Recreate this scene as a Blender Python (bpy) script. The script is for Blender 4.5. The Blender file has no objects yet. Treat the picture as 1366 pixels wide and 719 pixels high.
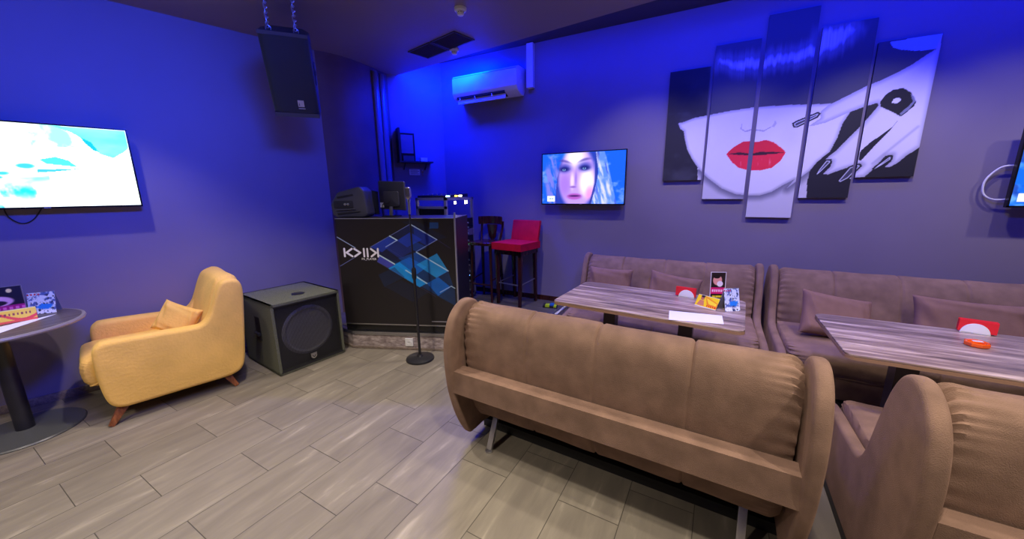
import bpy, bmesh, math, random
import numpy as np
from mathutils import Vector, Matrix
random.seed(7)
R = math.radians
C = bpy.context.scene.collection
SC = bpy.context.scene
YW = 4.22          # right wall
ZC = 3.0           # dropped ceiling
TA = R(17.36)      # left wall heading
LN = Vector((math.cos(TA), -math.sin(TA), 0)); LT = Vector((math.sin(TA), math.cos(TA), 0))
def LW(s, off=0.0, z=0.0):
    p = LN * (-4.345 + off) + LT * s
    return Vector((p.x, p.y, z))
STAGE = 0.18

# ------------------------------------------------------------------ colours and materials
def s2l(c):
    return tuple((x/12.92 if x <= 0.04045 else ((x+0.055)/1.055)**2.4) for x in c)
def hx(r, g, b): return s2l((r/255, g/255, b/255))

def new_mat(name):
    m = bpy.data.materials.new(name); m.use_nodes = True
    nt = m.node_tree; b = nt.nodes['Principled BSDF']
    return m, nt, b
def plain(name, col, rough=0.5, metal=0.0, spec=0.5, noise=0.0, nscale=30.0, bump=0.0, bscale=200.0, sheen=0.0, coat=0.0):
    m, nt, b = new_mat(name)
    b.inputs['Base Color'].default_value = (*col, 1); b.inputs['Roughness'].default_value = rough
    b.inputs['Metallic'].default_value = metal; b.inputs['Specular IOR Level'].default_value = spec
    if sheen:
        b.inputs['Sheen Weight'].default_value = sheen; b.inputs['Sheen Roughness'].default_value = 0.4
        b.inputs['Sheen Tint'].default_value = (*[min(1, c*2.5) for c in col], 1)
    if coat: b.inputs['Coat Weight'].default_value = coat
    tc = nt.nodes.new('ShaderNodeTexCoord')
    if noise:
        n = nt.nodes.new('ShaderNodeTexNoise'); n.inputs['Scale'].default_value = nscale; n.inputs['Detail'].default_value = 6
        nt.links.new(tc.outputs['Object'], n.inputs['Vector'])
        r = nt.nodes.new('ShaderNodeValToRGB')
        r.color_ramp.elements[0].position = 0.3; r.color_ramp.elements[1].position = 0.7
        r.color_ramp.elements[0].color = (*[c*(1-noise) for c in col], 1); r.color_ramp.elements[1].color = (*[min(1, c*(1+noise)) for c in col], 1)
        nt.links.new(n.outputs['Fac'], r.inputs['Fac']); nt.links.new(r.outputs['Color'], b.inputs['Base Color'])
    if bump:
        n = nt.nodes.new('ShaderNodeTexNoise'); n.inputs['Scale'].default_value = bscale; n.inputs['Detail'].default_value = 3
        nt.links.new(tc.outputs['Object'], n.inputs['Vector'])
        bp = nt.nodes.new('ShaderNodeBump'); bp.inputs['Strength'].default_value = bump; bp.inputs['Distance'].default_value = 0.01
        nt.links.new(n.outputs['Fac'], bp.inputs['Height']); nt.links.new(bp.outputs['Normal'], b.inputs['Normal'])
    return m
def glow(name, col, strength):
    m = bpy.data.materials.new(name); m.use_nodes = True; nt = m.node_tree; nt.nodes.clear()
    e = nt.nodes.new('ShaderNodeEmission'); e.inputs['Color'].default_value = (*col, 1); e.inputs['Strength'].default_value = strength
    o = nt.nodes.new('ShaderNodeOutputMaterial'); nt.links.new(e.outputs[0], o.inputs[0]); return m
def picture_mat(name, rough=0.4, emit=0.0, coat=0.0):
    m, nt, b = new_mat(name)
    a = nt.nodes.new('ShaderNodeVertexColor'); a.layer_name = 'Col'
    if emit:
        b.inputs['Base Color'].default_value = (0, 0, 0, 1)
        nt.links.new(a.outputs['Color'], b.inputs['Emission Color']); b.inputs['Emission Strength'].default_value = emit
        b.inputs['Roughness'].default_value = 0.25; b.inputs['Specular IOR Level'].default_value = 0.2
    else:
        nt.links.new(a.outputs['Color'], b.inputs['Base Color']); b.inputs['Roughness'].default_value = rough
        b.inputs['Coat Weight'].default_value = coat
    return m

def wood_mat(name, c_dark, c_mid, c_light, axis='X', scale=3.0, rough=0.4, stretch=14.0, block=0.0, spec=0.5):
    m, nt, b = new_mat(name)
    tc = nt.nodes.new('ShaderNodeTexCoord'); mp = nt.nodes.new('ShaderNodeMapping')
    s = {'X': (1, stretch, stretch), 'Y': (stretch, 1, stretch), 'Z': (stretch, stretch, 1)}[axis]
    mp.inputs['Scale'].default_value = s
    nt.links.new(tc.outputs['Object'], mp.inputs['Vector'])
    n = nt.nodes.new('ShaderNodeTexNoise'); n.inputs['Scale'].default_value = scale; n.inputs['Detail'].default_value = 8; n.inputs['Roughness'].default_value = 0.62
    nt.links.new(mp.outputs['Vector'], n.inputs['Vector'])
    r = nt.nodes.new('ShaderNodeValToRGB'); e = r.color_ramp.elements
    e[0].position = 0.32; e[0].color = (*c_dark, 1); e[1].position = 0.68; e[1].color = (*c_light, 1)
    k = e.new(0.5); k.color = (*c_mid, 1)
    nt.links.new(n.outputs['Fac'], r.inputs['Fac'])
    nt.links.new(r.outputs['Color'], b.inputs['Base Color'])
    b.inputs['Roughness'].default_value = rough; b.inputs['Specular IOR Level'].default_value = spec
    bp = nt.nodes.new('ShaderNodeBump'); bp.inputs['Strength'].default_value = 0.12; bp.inputs['Distance'].default_value = 0.004
    nt.links.new(n.outputs['Fac'], bp.inputs['Height']); nt.links.new(bp.outputs['Normal'], b.inputs['Normal'])
    return m

def floor_mat():
    m, nt, b = new_mat('floor_tiles'); L = nt.links.new; N = nt.nodes.new
    uv = N('ShaderNodeUVMap'); uv.uv_map = 'UVMap'
    br = N('ShaderNodeTexBrick'); br.offset = 0.605; br.offset_frequency = 2; br.squash = 1
    br.inputs['Color1'].default_value = (0, 0, 0, 1); br.inputs['Color2'].default_value = (1, 1, 1, 1); br.inputs['Mortar'].default_value = (0.5, 0.5, 0.5, 1)
    br.inputs['Scale'].default_value = 1; br.inputs['Mortar Size'].default_value = 0.0022; br.inputs['Mortar Smooth'].default_value = 0.2
    br.inputs['Brick Width'].default_value = 0.615; br.inputs['Row Height'].default_value = 0.3065
    L(uv.outputs[0], br.inputs['Vector'])
    # grain runs along each tile and starts afresh on every tile
    sep = N('ShaderNodeSeparateXYZ'); L(uv.outputs[0], sep.inputs[0])
    sc = N('ShaderNodeMath'); sc.operation = 'MULTIPLY'; sc.inputs[1].default_value = 37.0; L(br.outputs['Color'], sc.inputs[0])
    cmb = N('ShaderNodeCombineXYZ'); L(sep.outputs[0], cmb.inputs[0])
    my = N('ShaderNodeMath'); my.operation = 'MULTIPLY'; my.inputs[1].default_value = 5.0; L(sep.outputs[1], my.inputs[0]); L(my.outputs[0], cmb.inputs[1]); L(sc.outputs[0], cmb.inputs[2])
    n = N('ShaderNodeTexNoise'); n.inputs['Scale'].default_value = 2.6; n.inputs['Detail'].default_value = 8; n.inputs['Roughness'].default_value = 0.55; n.inputs['Distortion'].default_value = 0.5
    L(cmb.outputs[0], n.inputs['Vector'])
    r = N('ShaderNodeValToRGB'); e = r.color_ramp.elements
    e[0].position = 0.30; e[0].color = (*hx(112, 105, 95), 1); e[1].position = 0.74; e[1].color = (*hx(156, 148, 134), 1)
    k = e.new(0.5); k.color = (*hx(122, 115, 103), 1); k = e.new(0.62); k.color = (*hx(129, 122, 109), 1)
    L(n.outputs['Fac'], r.inputs['Fac'])
    hs = N('ShaderNodeHueSaturation'); L(r.outputs['Color'], hs.inputs['Color'])
    mr = N('ShaderNodeMapRange'); mr.inputs['To Min'].default_value = 0.86; mr.inputs['To Max'].default_value = 1.1; L(br.outputs['Color'], mr.inputs['Value']); L(mr.outputs[0], hs.inputs['Value'])
    mx = N('ShaderNodeMix'); mx.data_type = 'RGBA'; L(br.outputs['Fac'], mx.inputs['Factor']); L(hs.outputs['Color'], mx.inputs[6]); mx.inputs[7].default_value = (*hx(72, 67, 60), 1)
    L(mx.outputs[2], b.inputs['Base Color'])
    b.inputs['Roughness'].default_value = 0.5; b.inputs['Specular IOR Level'].default_value = 0.35
    bp = N('ShaderNodeBump'); bp.inputs['Strength'].default_value = 0.5; bp.inputs['Distance'].default_value = 0.002; bp.invert = True
    L(br.outputs['Fac'], bp.inputs['Height']); L(bp.outputs['Normal'], b.inputs['Normal'])
    return m

M = {}
M['wall'] = plain('wall_paint', (0.22, 0.19, 0.27), 0.55, spec=0.3, noise=0.05, nscale=1.5, bump=0.05, bscale=350)
M['column'] = plain('dark_wall_covering', (0.14, 0.085, 0.09), 0.55, spec=0.3, noise=0.2, nscale=2.5)
M['ceil'] = plain('ceiling_paint', (0.24, 0.19, 0.24), 0.5, spec=0.25, noise=0.06, nscale=1.2)
M['ceil_up'] = plain('upper_ceiling_paint', (0.05, 0.045, 0.06), 0.7)
M['floor'] = floor_mat()
M['deck'] = wood_mat('stage_deck_boards', hx(58, 54, 56), hx(80, 75, 76), hx(102, 96, 96), 'X', 4, 0.5)
M['fascia'] = wood_mat('stage_fascia_boards', hx(112, 98, 98), hx(158, 144, 142), hx(200, 188, 186), 'X', 4, 0.5, 9)
M['skirt'] = wood_mat('skirting_wood', hx(105, 92, 84), hx(128, 114, 104), hx(150, 136, 124), 'X', 4, 0.5)
M['sofa'] = plain('brown_velour', hx(127, 102, 88), 0.85, spec=0.15, noise=0.22, nscale=9, bump=0.35, bscale=320, sheen=0.35)
M['pillow'] = plain('brown_pillow_cloth', hx(126, 96, 86), 0.8, spec=0.2, noise=0.08, nscale=14, bump=0.2, bscale=260, sheen=0.3)
M['yellow'] = plain('yellow_velour', hx(238, 190, 98), 0.8, spec=0.2, noise=0.1, nscale=5, bump=0.3, bscale=60, sheen=0.2)
M['beech'] = wood_mat('turned_leg_wood', hx(88, 46, 24), hx(128, 72, 40), hx(160, 98, 58), 'Z', 5, 0.4)
M['baseplate'] = plain('grey_coated_base', (0.07, 0.075, 0.072), 0.35)
M['table'] = wood_mat('grey_brown_table_laminate', hx(82, 66, 58), hx(142, 121, 108), hx(205, 184, 166), 'X', 2.4, 0.36, 12)
M['tedge'] = plain('table_edge_band', hx(150, 118, 92), 0.45)
M['rtable'] = wood_mat('dark_round_top_laminate', hx(60, 52, 54), hx(88, 78, 80), hx(112, 102, 102), 'Y', 3, 0.4, 8)
M['redge'] = plain('grey_edge_band', hx(140, 132, 130), 0.35)
M['black'] = plain('matt_black', (0.012, 0.012, 0.014), 0.5)
M['blackgloss'] = plain('black_gloss', (0.008, 0.008, 0.010), 0.18)
M['blackmetal'] = plain('black_powder_coat', (0.014, 0.014, 0.018), 0.35, spec=0.6)
M['grille'] = plain('speaker_grille_mesh', (0.014, 0.016, 0.015), 0.55, noise=0.3, nscale=900, bump=0.4, bscale=900)
M['spkbox'] = plain('speaker_plastic', (0.05, 0.05, 0.055), 0.5, bump=0.15, bscale=500)
M['carpet'] = plain('speaker_carpet', (0.135, 0.142, 0.105), 0.95, spec=0.1, noise=0.5, nscale=160, bump=0.6, bscale=260)
M['subgrille'] = plain('see_through_grille', (0.02, 0.02, 0.024), 0.3)
M['cone'] = plain('paper_cone', (0.32, 0.32, 0.35), 0.6)
M['steel'] = plain('brushed_steel', (0.55, 0.55, 0.58), 0.3, metal=1.0)
M['chain'] = plain('galvanised_chain', (0.6, 0.62, 0.68), 0.35, metal=1.0)
M['chrome'] = plain('chrome', (0.75, 0.75, 0.78), 0.15, metal=1.0)
M['alu'] = plain('anodised_aluminium', (0.42, 0.42, 0.48), 0.35, metal=0.6)
M['white'] = plain('white_plastic', (0.75, 0.75, 0.76), 0.35)
M['ac'] = plain('ac_white_shell', (0.72, 0.73, 0.76), 0.3)
M['paper'] = plain('white_paper', (0.82, 0.82, 0.84), 0.6)
M['crimson'] = plain('crimson_velvet', hx(205, 14, 48), 0.7, spec=0.2, noise=0.12, nscale=12, bump=0.2, bscale=300, sheen=0.3)
M['darkwood'] = wood_mat('dark_red_brown_wood', hx(34, 14, 12), hx(58, 24, 20), hx(84, 38, 30), 'Z', 4, 0.25, 10)
M['screenframe'] = plain('tv_bezel', (0.008, 0.008, 0.01), 0.2)
M['red'] = plain('red_napkin_paper', hx(222, 28, 40), 0.7)
M['orange'] = plain('orange_glass', hx(232, 92, 14), 0.15, coat=0.5)
M['booth'] = plain('booth_dark_laminate', (0.018, 0.015, 0.017), 0.4)
M['cable'] = plain('black_cable', (0.01, 0.01, 0.012), 0.5)
M['wcable'] = plain('white_cable', (0.7, 0.7, 0.72), 0.4)
M['duct'] = plain('painted_duct', (0.15, 0.13, 0.18), 0.22)
M['vent'] = plain('vent_slats', (0.06, 0.052, 0.058), 0.6)
M['art'] = picture_mat('printed_canvas', 0.6)
M['print'] = picture_mat('printed_card', 0.35)
M['boothprint'] = picture_mat('printed_booth_front', 0.35)
M['screenA'] = picture_mat('bright_screen', emit=2.2)
M['screenB'] = picture_mat('screen_picture', emit=1.4)
M['led_w'] = glow('white_led', (1, 0.85, 0.6), 12); M['led_b'] = glow('blue_led', (0.1, 0.3, 1), 60)
M['led_g'] = glow('green_led', (0.3, 1, 0.5), 5); M['led_y'] = glow('amber_led', (1, 0.55, 0.05), 8); M['led_c'] = glow('pale_blue_led', (0.4, 0.8, 1), 9)
M['yellowplastic'] = plain('yellow_green_plastic', hx(170, 200, 30), 0.4); M['bluebox'] = plain('blue_plastic', hx(20, 90, 170), 0.4)

# ------------------------------------------------------------------ mesh helpers
def link(name, me, mat, parent=None, smooth=30, loc=None, rot=None):
    if mat is not None: me.materials.append(mat)
    o = bpy.data.objects.new(name, me); C.objects.link(o)
    if smooth:
        me.shade_smooth(); me.set_sharp_from_angle(angle=R(smooth))
    if parent is not None: o.parent = parent
    if loc is not None: o.location = loc
    if rot is not None: o.rotation_euler = rot
    return o
def thing(name, label, cat, loc=(0, 0, 0), rot=(0, 0, 0), group=None):
    o = bpy.data.objects.new(name, None); C.objects.link(o); o.empty_display_size = 0.1
    o.location = loc; o.rotation_euler = rot if isinstance(rot, tuple) else (0, 0, rot)
    return tag(o, label, cat, group)
def tag(o, label, cat, group=None):
    o['label'] = label; o['category'] = cat
    if group: o['group'] = group
    return o
def struct(o): o['kind'] = 'structure'; return o

class MB:
    def __init__(s): s.bm = bmesh.new()
    def _bev(s, faces, w, seg=2, ang=30):
        es = set(e for f in faces for e in f.edges)
        es = [e for e in es if len(e.link_faces) == 2 and e.calc_face_angle(0) > R(ang)]
        if w > 0 and es: bmesh.ops.bevel(s.bm, geom=es, offset=w, segments=seg, profile=0.5, affect='EDGES', clamp_overlap=True)
    def box(s, x0, x1, y0, y1, z0, z1, bev=0.0, seg=2):
        t = MB() if bev else s
        v = [t.bm.verts.new((x, y, z)) for x in (x0, x1) for y in (y0, y1) for z in (z0, z1)]
        F = [t.bm.faces.new([v[i] for i in q]) for q in ((0, 1, 3, 2), (4, 6, 7, 5), (0, 4, 5, 1), (2, 3, 7, 6), (0, 2, 6, 4), (1, 5, 7, 3))]
        if bev: t._bev(F, bev, seg); s.merge(t)
        return s
    def merge(s, t, mat=None):
        me = bpy.data.meshes.new('tmp'); t.bm.to_mesh(me); t.bm.free()
        if mat is not None: me.transform(mat)
        s.bm.from_mesh(me); bpy.data.meshes.remove(me); return s
    def prism(s, pts, axis, a0, a1, bev=0.0, seg=2, ang=30):
        """closed polygon pts in the two other axes, extruded along axis from a0 to a1"""
        t = MB() if bev else s
        def P(p, a):
            return {'X': (a, p[0], p[1]), 'Y': (p[0], a, p[1]), 'Z': (p[0], p[1], a)}[axis]
        A = [t.bm.verts.new(P(p, a0)) for p in pts]; B = [t.bm.verts.new(P(p, a1)) for p in pts]; n = len(pts)
        F = [t.bm.faces.new(A), t.bm.faces.new(B[::-1])]
        for i in range(n): F.append(t.bm.faces.new((A[i], B[i], B[(i+1) % n], A[(i+1) % n])))
        bmesh.ops.recalc_face_normals(t.bm, faces=F)
        if bev: t._bev(F, bev, seg, ang); s.merge(t)
        return s
    def round_slab(s, pts, x0, x1, r, seg=5):
        """outline pts (y, z) extruded along x with rounded rims"""
        n = len(pts); P = [Vector(p) for p in pts]
        area2 = sum(P[i].x*P[(i+1) % n].y-P[(i+1) % n].x*P[i].y for i in range(n)); sg = 1 if area2 > 0 else -1
        N = []
        for i in range(n):
            d = (P[(i+1) % n]-P[i-1]).normalized(); N.append(Vector((-d.y, d.x))*sg)
        rows = []
        for k in range(seg+1):
            a = math.pi/2*k/seg; rows.append((x0+r*(1-math.sin(a)), r*(1-math.cos(a))))
        prof = [(x0+r*(1-math.sin(math.pi/2*k/seg)), r*(1-math.cos(math.pi/2*k/seg))) for k in range(seg, -1, -1)]
        prof += [(x1-r*(1-math.sin(math.pi/2*k/seg)), r*(1-math.cos(math.pi/2*k/seg))) for k in range(seg+1)]
        s.grid([[(x, *(P[i]+N[i]*ins)) for i in range(n)] for x, ins in prof], closed_v=True, caps=True); return s
    def tube(s, pts, r, n=10, cap=True):
        pts = [Vector(p) for p in pts]; rs = r if isinstance(r, (list, tuple)) else [r]*len(pts)
        rings = []; up = None
        for i, p in enumerate(pts):
            d = (pts[min(i+1, len(pts)-1)] - pts[max(i-1, 0)]).normalized()
            if up is None:
                up = Vector((0, 0, 1)) if abs(d.z) < 0.9 else Vector((1, 0, 0))
            u = d.cross(up).normalized(); v = u.cross(d).normalized(); up = v
            rings.append([s.bm.verts.new(p + (u*math.cos(2*math.pi*k/n) + v*math.sin(2*math.pi*k/n))*rs[i]) for k in range(n)])
        for a, b in zip(rings, rings[1:]):
            for k in range(n): s.bm.faces.new((a[k], a[(k+1) % n], b[(k+1) % n], b[k]))
        if cap: s.bm.faces.new(rings[0][::-1]); s.bm.faces.new(rings[-1])
        return s
    def lathe(s, prof, n=32, cx=0, cy=0, M4=None):
        """(r, z) profile turned round the z axis; M4 places it"""
        t = MB(); rings = []
        for r, z in prof:
            if r < 1e-6: rings.append([t.bm.verts.new((cx, cy, z))])
            else: rings.append([t.bm.verts.new((cx+r*math.cos(2*math.pi*k/n), cy+r*math.sin(2*math.pi*k/n), z)) for k in range(n)])
        for a, b in zip(rings, rings[1:]):
            if len(a) == 1 and len(b) == 1: continue
            for k in range(n):
                k2 = (k+1) % n
                if len(a) == 1: t.bm.faces.new((a[0], b[k], b[k2]))
                elif len(b) == 1: t.bm.faces.new((a[k], a[k2], b[0]))
                else: t.bm.faces.new((a[k], a[k2], b[k2], b[k]))
        if len(rings[0]) > 1: t.bm.faces.new(rings[0][::-1])
        if len(rings[-1]) > 1: t.bm.faces.new(rings[-1])
        bmesh.ops.recalc_face_normals(t.bm, faces=t.bm.faces[:])
        return s.merge(t, M4)
    def beam(s, a, b, w, h, bev=0.0, w2=None, h2=None):
        """tapering rectangular bar from a to b"""
        a, b = Vector(a), Vector(b); d = (b-a).normalized()
        ref = Vector((1, 0, 0)) if abs(d.z) > 0.7 else Vector((0, 0, 1))
        u = ref - d*ref.dot(d); u.normalize(); v = d.cross(u)
        w2 = w if w2 is None else w2; h2 = h if h2 is None else h2
        t = MB()
        q = [[t.bm.verts.new(p + u*sx*ww/2 + v*sy*hh/2) for sx, sy in ((-1, -1), (1, -1), (1, 1), (-1, 1))] for p, ww, hh in ((a, w, h), (b, w2, h2))]
        F = [t.bm.faces.new(q[0]), t.bm.faces.new(q[1][::-1])] + [t.bm.faces.new((q[0][i], q[1][i], q[1][(i+1) % 4], q[0][(i+1) % 4])) for i in range(4)]
        bmesh.ops.recalc_face_normals(t.bm, faces=F)
        if bev: t._bev(F, bev, 2)
        return s.merge(t)
    def grid(s, P, closed_u=False, closed_v=False, caps=False):
        """P[i][j] points"""
        V = [[s.bm.verts.new(p) for p in row] for row in P]; nu, nv = len(V), len(V[0])
        for i in range(nu if closed_u else nu-1):
            for j in range(nv if closed_v else nv-1):
                s.bm.faces.new((V[i][j], V[(i+1) % nu][j], V[(i+1) % nu][(j+1) % nv], V[i][(j+1) % nv]))
        if caps:
            s.bm.faces.new(V[0]); s.bm.faces.new(V[-1][::-1])
        bmesh.ops.recalc_face_normals(s.bm, faces=s.bm.faces[:])
        return s
    def build(s, name, mat, parent=None, smooth=30, loc=None, rot=None):
        me = bpy.data.meshes.new(name); s.bm.to_mesh(me); s.bm.free()
        return link(name, me, mat, parent, smooth, loc, rot)

def build_parts(mb, name, mat, parent=None, smooth=30, loc=None, rot=None):
    """every loose piece of mb becomes a part object of its own"""
    bm = mb.bm; bm.verts.index_update(); seen = set(); out = []
    bm.verts.ensure_lookup_table()
    for v in bm.verts:
        if v.index in seen: continue
        st_ = [v]; isl = []; seen.add(v.index)
        while st_:
            a = st_.pop(); isl.append(a)
            for e in a.link_edges:
                b = e.other_vert(a)
                if b.index not in seen: seen.add(b.index); st_.append(b)
        ids = {a.index: k for k, a in enumerate(isl)}
        fs = set(f for a in isl for f in a.link_faces)
        me = bpy.data.meshes.new(name); me.from_pydata([tuple(a.co) for a in isl], [], [[ids[q.index] for q in f.verts] for f in fs])
        out.append(link(name, me, mat, parent, smooth, loc, rot))
    bm.free(); return out

def spline(pts, n=6, closed=True):
    out = []; m = len(pts)
    for i in range(m if closed else m-1):
        if closed: p0, p1, p2, p3 = pts[i-1], pts[i], pts[(i+1) % m], pts[(i+2) % m]
        else: p0, p1, p2, p3 = pts[max(i-1, 0)], pts[i], pts[i+1], pts[min(i+2, m-1)]
        for k in range(n):
            t = k/n
            out.append(tuple(0.5*((2*b) + (-a+c)*t + (2*a-5*b+4*c-d)*t*t + (-a+3*b-3*c+d)*t**3) for a, b, c, d in zip(p0, p1, p2, p3)))
    if not closed: out.append(tuple(pts[-1]))
    return out

def rounded_rect(x0, x1, y0, y1, r, n=6):
    out = []
    for cx, cy, a0 in ((x1-r, y1-r, 0), (x0+r, y1-r, 90), (x0+r, y0+r, 180), (x1-r, y0+r, 270)):
        for k in range(n+1):
            a = R(a0 + 90*k/n); out.append((cx+r*math.cos(a), cy+r*math.sin(a)))
    return out

def picture(name, w, h, nx, ny, fn, mat, parent=None, thick=0.004, edge=(0.05, 0.05, 0.06), loc=None, rot=None):
    """flat printed sheet in local XZ, front towards -Y; fn(X, Z) -> (…,3) sRGB 0..1 with X in 0..w, Z in 0..h"""
    xs = np.linspace(0, w, nx+1); zs = np.linspace(0, h, ny+1); X, Z = np.meshgrid(xs, zs)
    col = np.clip(fn(X, Z), 0, 1); col = np.where(col <= 0.04045, col/12.92, ((col+0.055)/1.055)**2.4)
    V = [(float(x), 0.0, float(z)) for x, z in zip(X.ravel(), Z.ravel())]; n0 = len(V); W = nx+1
    F = [(j*W+i, j*W+i+1, (j+1)*W+i+1, (j+1)*W+i) for j in range(ny) for i in range(nx)]
    b = [(0, 0), (w, 0), (w, h), (0, h)]
    V += [(x, 0.0, z) for x, z in b] + [(x, thick, z) for x, z in b]; k = n0
    F += [(k+4+3, k+4+2, k+4+1, k+4)] + [(k+(i+1) % 4, k+i, k+4+i, k+4+(i+1) % 4) for i in range(4)]
    me = bpy.data.meshes.new(name); me.from_pydata(V, [], F)
    a = me.color_attributes.new('Col', 'FLOAT_COLOR', 'POINT')
    arr = np.ones((len(V), 4), np.float32); arr[:n0, :3] = col.reshape(-1, 3); arr[n0:, :3] = edge
    a.data.foreach_set('color', arr.ravel())
    return link(name, me, mat, parent, 0, loc, rot)

def inpoly(X, Z, poly):
    ins = np.zeros(X.shape, bool); n = len(poly)
    for i in range(n):
        x1, z1 = poly[i]; x2, z2 = poly[(i+1) % n]
        c = (z1 > Z) != (z2 > Z)
        with np.errstate(divide='ignore', invalid='ignore'):
            xi = (x2-x1)*(Z-z1)/(z2-z1+1e-12)+x1
        ins ^= c & (X < xi)
    return ins
def segdist(X, Z, a, b):
    ax, az = a; bx, bz = b; dx, dz = bx-ax, bz-az
    t = np.clip(((X-ax)*dx+(Z-az)*dz)/(dx*dx+dz*dz+1e-12), 0, 1)
    return np.hypot(X-ax-t*dx, Z-az-t*dz)
def polydist(X, Z, poly):
    return np.min([segdist(X, Z, poly[i], poly[(i+1) % len(poly)]) for i in range(len(poly))], axis=0)
_rng = np.random.RandomState(3)
_T = _rng.rand(64, 64)
def vnoise(x, y):
    xi = np.floor(x).astype(int); yi = np.floor(y).astype(int); fx = x-xi; fy = y-yi
    fx = fx*fx*(3-2*fx); fy = fy*fy*(3-2*fy)
    g = lambda a, b: _T[a % 64, b % 64]
    return (g(xi, yi)*(1-fx)+g(xi+1, yi)*fx)*(1-fy)+(g(xi, yi+1)*(1-fx)+g(xi+1, yi+1)*fx)*fy
def fbm(x, y, o=4): return sum(vnoise(x*2**k+7*k, y*2**k+3*k)/2**(k+1) for k in range(o))
def mix(c, col, m):
    m = np.asarray(m, float)[..., None]; return c*(1-m)+np.array(col)*m
def sstep(a, b, x):
    t = np.clip((x-a)/(b-a), 0, 1); return t*t*(3-2*t)

def text(name, s, size, mat, parent, loc, rot=(R(90), 0, 0), depth=0.0006, align='LEFT'):
    cu = bpy.data.curves.new(name+'_cu', 'FONT'); cu.body = s; cu.size = size; cu.extrude = depth; cu.align_x = align
    o = bpy.data.objects.new(name+'_tmp', cu); C.objects.link(o)
    dg = bpy.context.evaluated_depsgraph_get(); me = bpy.data.meshes.new_from_object(o.evaluated_get(dg))
    bpy.data.objects.remove(o); bpy.data.curves.remove(cu)
    return link(name, me, mat, parent, 0, loc, rot)
def copy_tree(o, parent=None):
    c = o.copy(); C.objects.link(c)
    if parent is not None: c.parent = parent
    for ch in list(o.children): copy_tree(ch, c)
    return c

# ================================================================== ROOM
FL = [(-6.2, -3.2), (4.2, -3.2), (4.2, YW), (-3.27, YW), (-3.64, 3.68), (-3.66, 3.0), (-3.69, 2.77), tuple(LW(-3.0)[:2])]
def make_floor():
    b = bmesh.new(); n = 1
    vs = [b.verts.new((x, y, 0)) for x, y in FL]; f = b.faces.new(vs)
    if f.normal.z < 0: bmesh.ops.reverse_faces(b, faces=[f])
    r = bmesh.ops.extrude_face_region(b, geom=[f]); 
    for g in r['geom']:
        if isinstance(g, bmesh.types.BMVert): g.co.z -= 0.05
    bmesh.ops.recalc_face_normals(b, faces=b.faces[:])
    uv = b.loops.layers.uv.new('UVMap'); t = R(1.73)
    for fc in b.faces:
        for l in fc.loops:
            x, y = l.vert.co.x, l.vert.co.y
            u = y*math.cos(t)+x*math.sin(t); v = x*math.cos(t)-y*math.sin(t)
            l[uv].uv = (u-0.874+0.615*10, v+2.429+0.3065*21)
    me = bpy.data.meshes.new('floor'); b.to_mesh(me); b.free()
    return struct(link('floor', me, M['floor'], None, 0))
make_floor()
def wall(name, pts, z0, z1, th, mat, side=1):
    """wall along a plan polyline with thickness to one side"""
    P = [Vector((x, y)) for x, y in pts]; off = []
    for i, p in enumerate(P):
        d = (P[min(i+1, len(P)-1)]-P[max(i-1, 0)]).normalized(); off.append(p+Vector((-d.y, d.x))*th*side)
    m = MB(); m.prism([tuple(p) for p in P]+[tuple(p) for p in off[::-1]], 'Z', z0, z1)
    return struct(m.build(name, mat, None, 30))
a, b_ = LW(-2.95), (-3.69, 2.77)
wall('wall_left', [tuple(a[:2]), b_], 0, 3.25, 0.12, M['wall'], 1)
wall('wall_right', [(-3.30, YW), (4.2, YW)], 0, 3.25, 0.12, M['wall'], 1)
wall('wall_alcove', [(-3.66, 3.64), (-3.60, 3.72), (-3.27, YW)], 0, 3.25, 0.10, M['wall'], 1)
wall('wall_back', [(4.2, -3.1), (tuple(a[:2])[0]-0.1, -3.1)], 0, 3.25, 0.12, M['wall'], 1)
wall('wall_far', [(4.1, YW), (4.1, -3.1)], 0, 3.25, 0.12, M['wall'], 1)
# rounded dark wall piece between the left wall and the alcove
cp = spline([(-3.715, 2.70), (-3.66, 2.80), (-3.615, 2.95), (-3.60, 3.15), (-3.615, 3.35), (-3.65, 3.55), (-3.66, 3.68)], 6, closed=False)
wall('wall_corner', cp, STAGE, 3.0, 0.08, M['column'], 1)
# ceilings: the dropped one stops short of the right wall, the upper one is behind it
CE = 3.52
def ceil_y(x): return 3.494-0.119*(x+1.5)
m = MB(); m.prism([(-6.2, -3.2), (4.1, -3.2), (4.1, ceil_y(4.1)), (-3.70, ceil_y(-3.66)), (-3.95, 2.6), tuple(LW(-3.0)[:2])], 'Z', ZC, ZC+0.03)
struct(m.build('ceiling', M['ceil'], None, 0))
m = MB(); m.box(-4.6, 4.2, 2.4, YW+0.1, 3.22, 3.26); o = struct(m.build('ceiling_upper', M['ceil_up'], None, 0))
# skirting
m = MB(); p0, p1 = LW(-2.9, 0.001), LW(1.22, 0.001); q1, q0 = LW(1.22, 0.016), LW(-2.9, 0.016)
m.prism([tuple(p[:2]) for p in (p0, p1, q1, q0)], 'Z', 0, 0.065, 0.003); struct(m.build('baseboard_left', M['skirt']))
m = MB(); m.box(-3.2, -1.45, YW-0.016, YW-0.001, STAGE, STAGE+0.06, 0.003); struct(m.build('baseboard_right', M['darkwood']))

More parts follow.
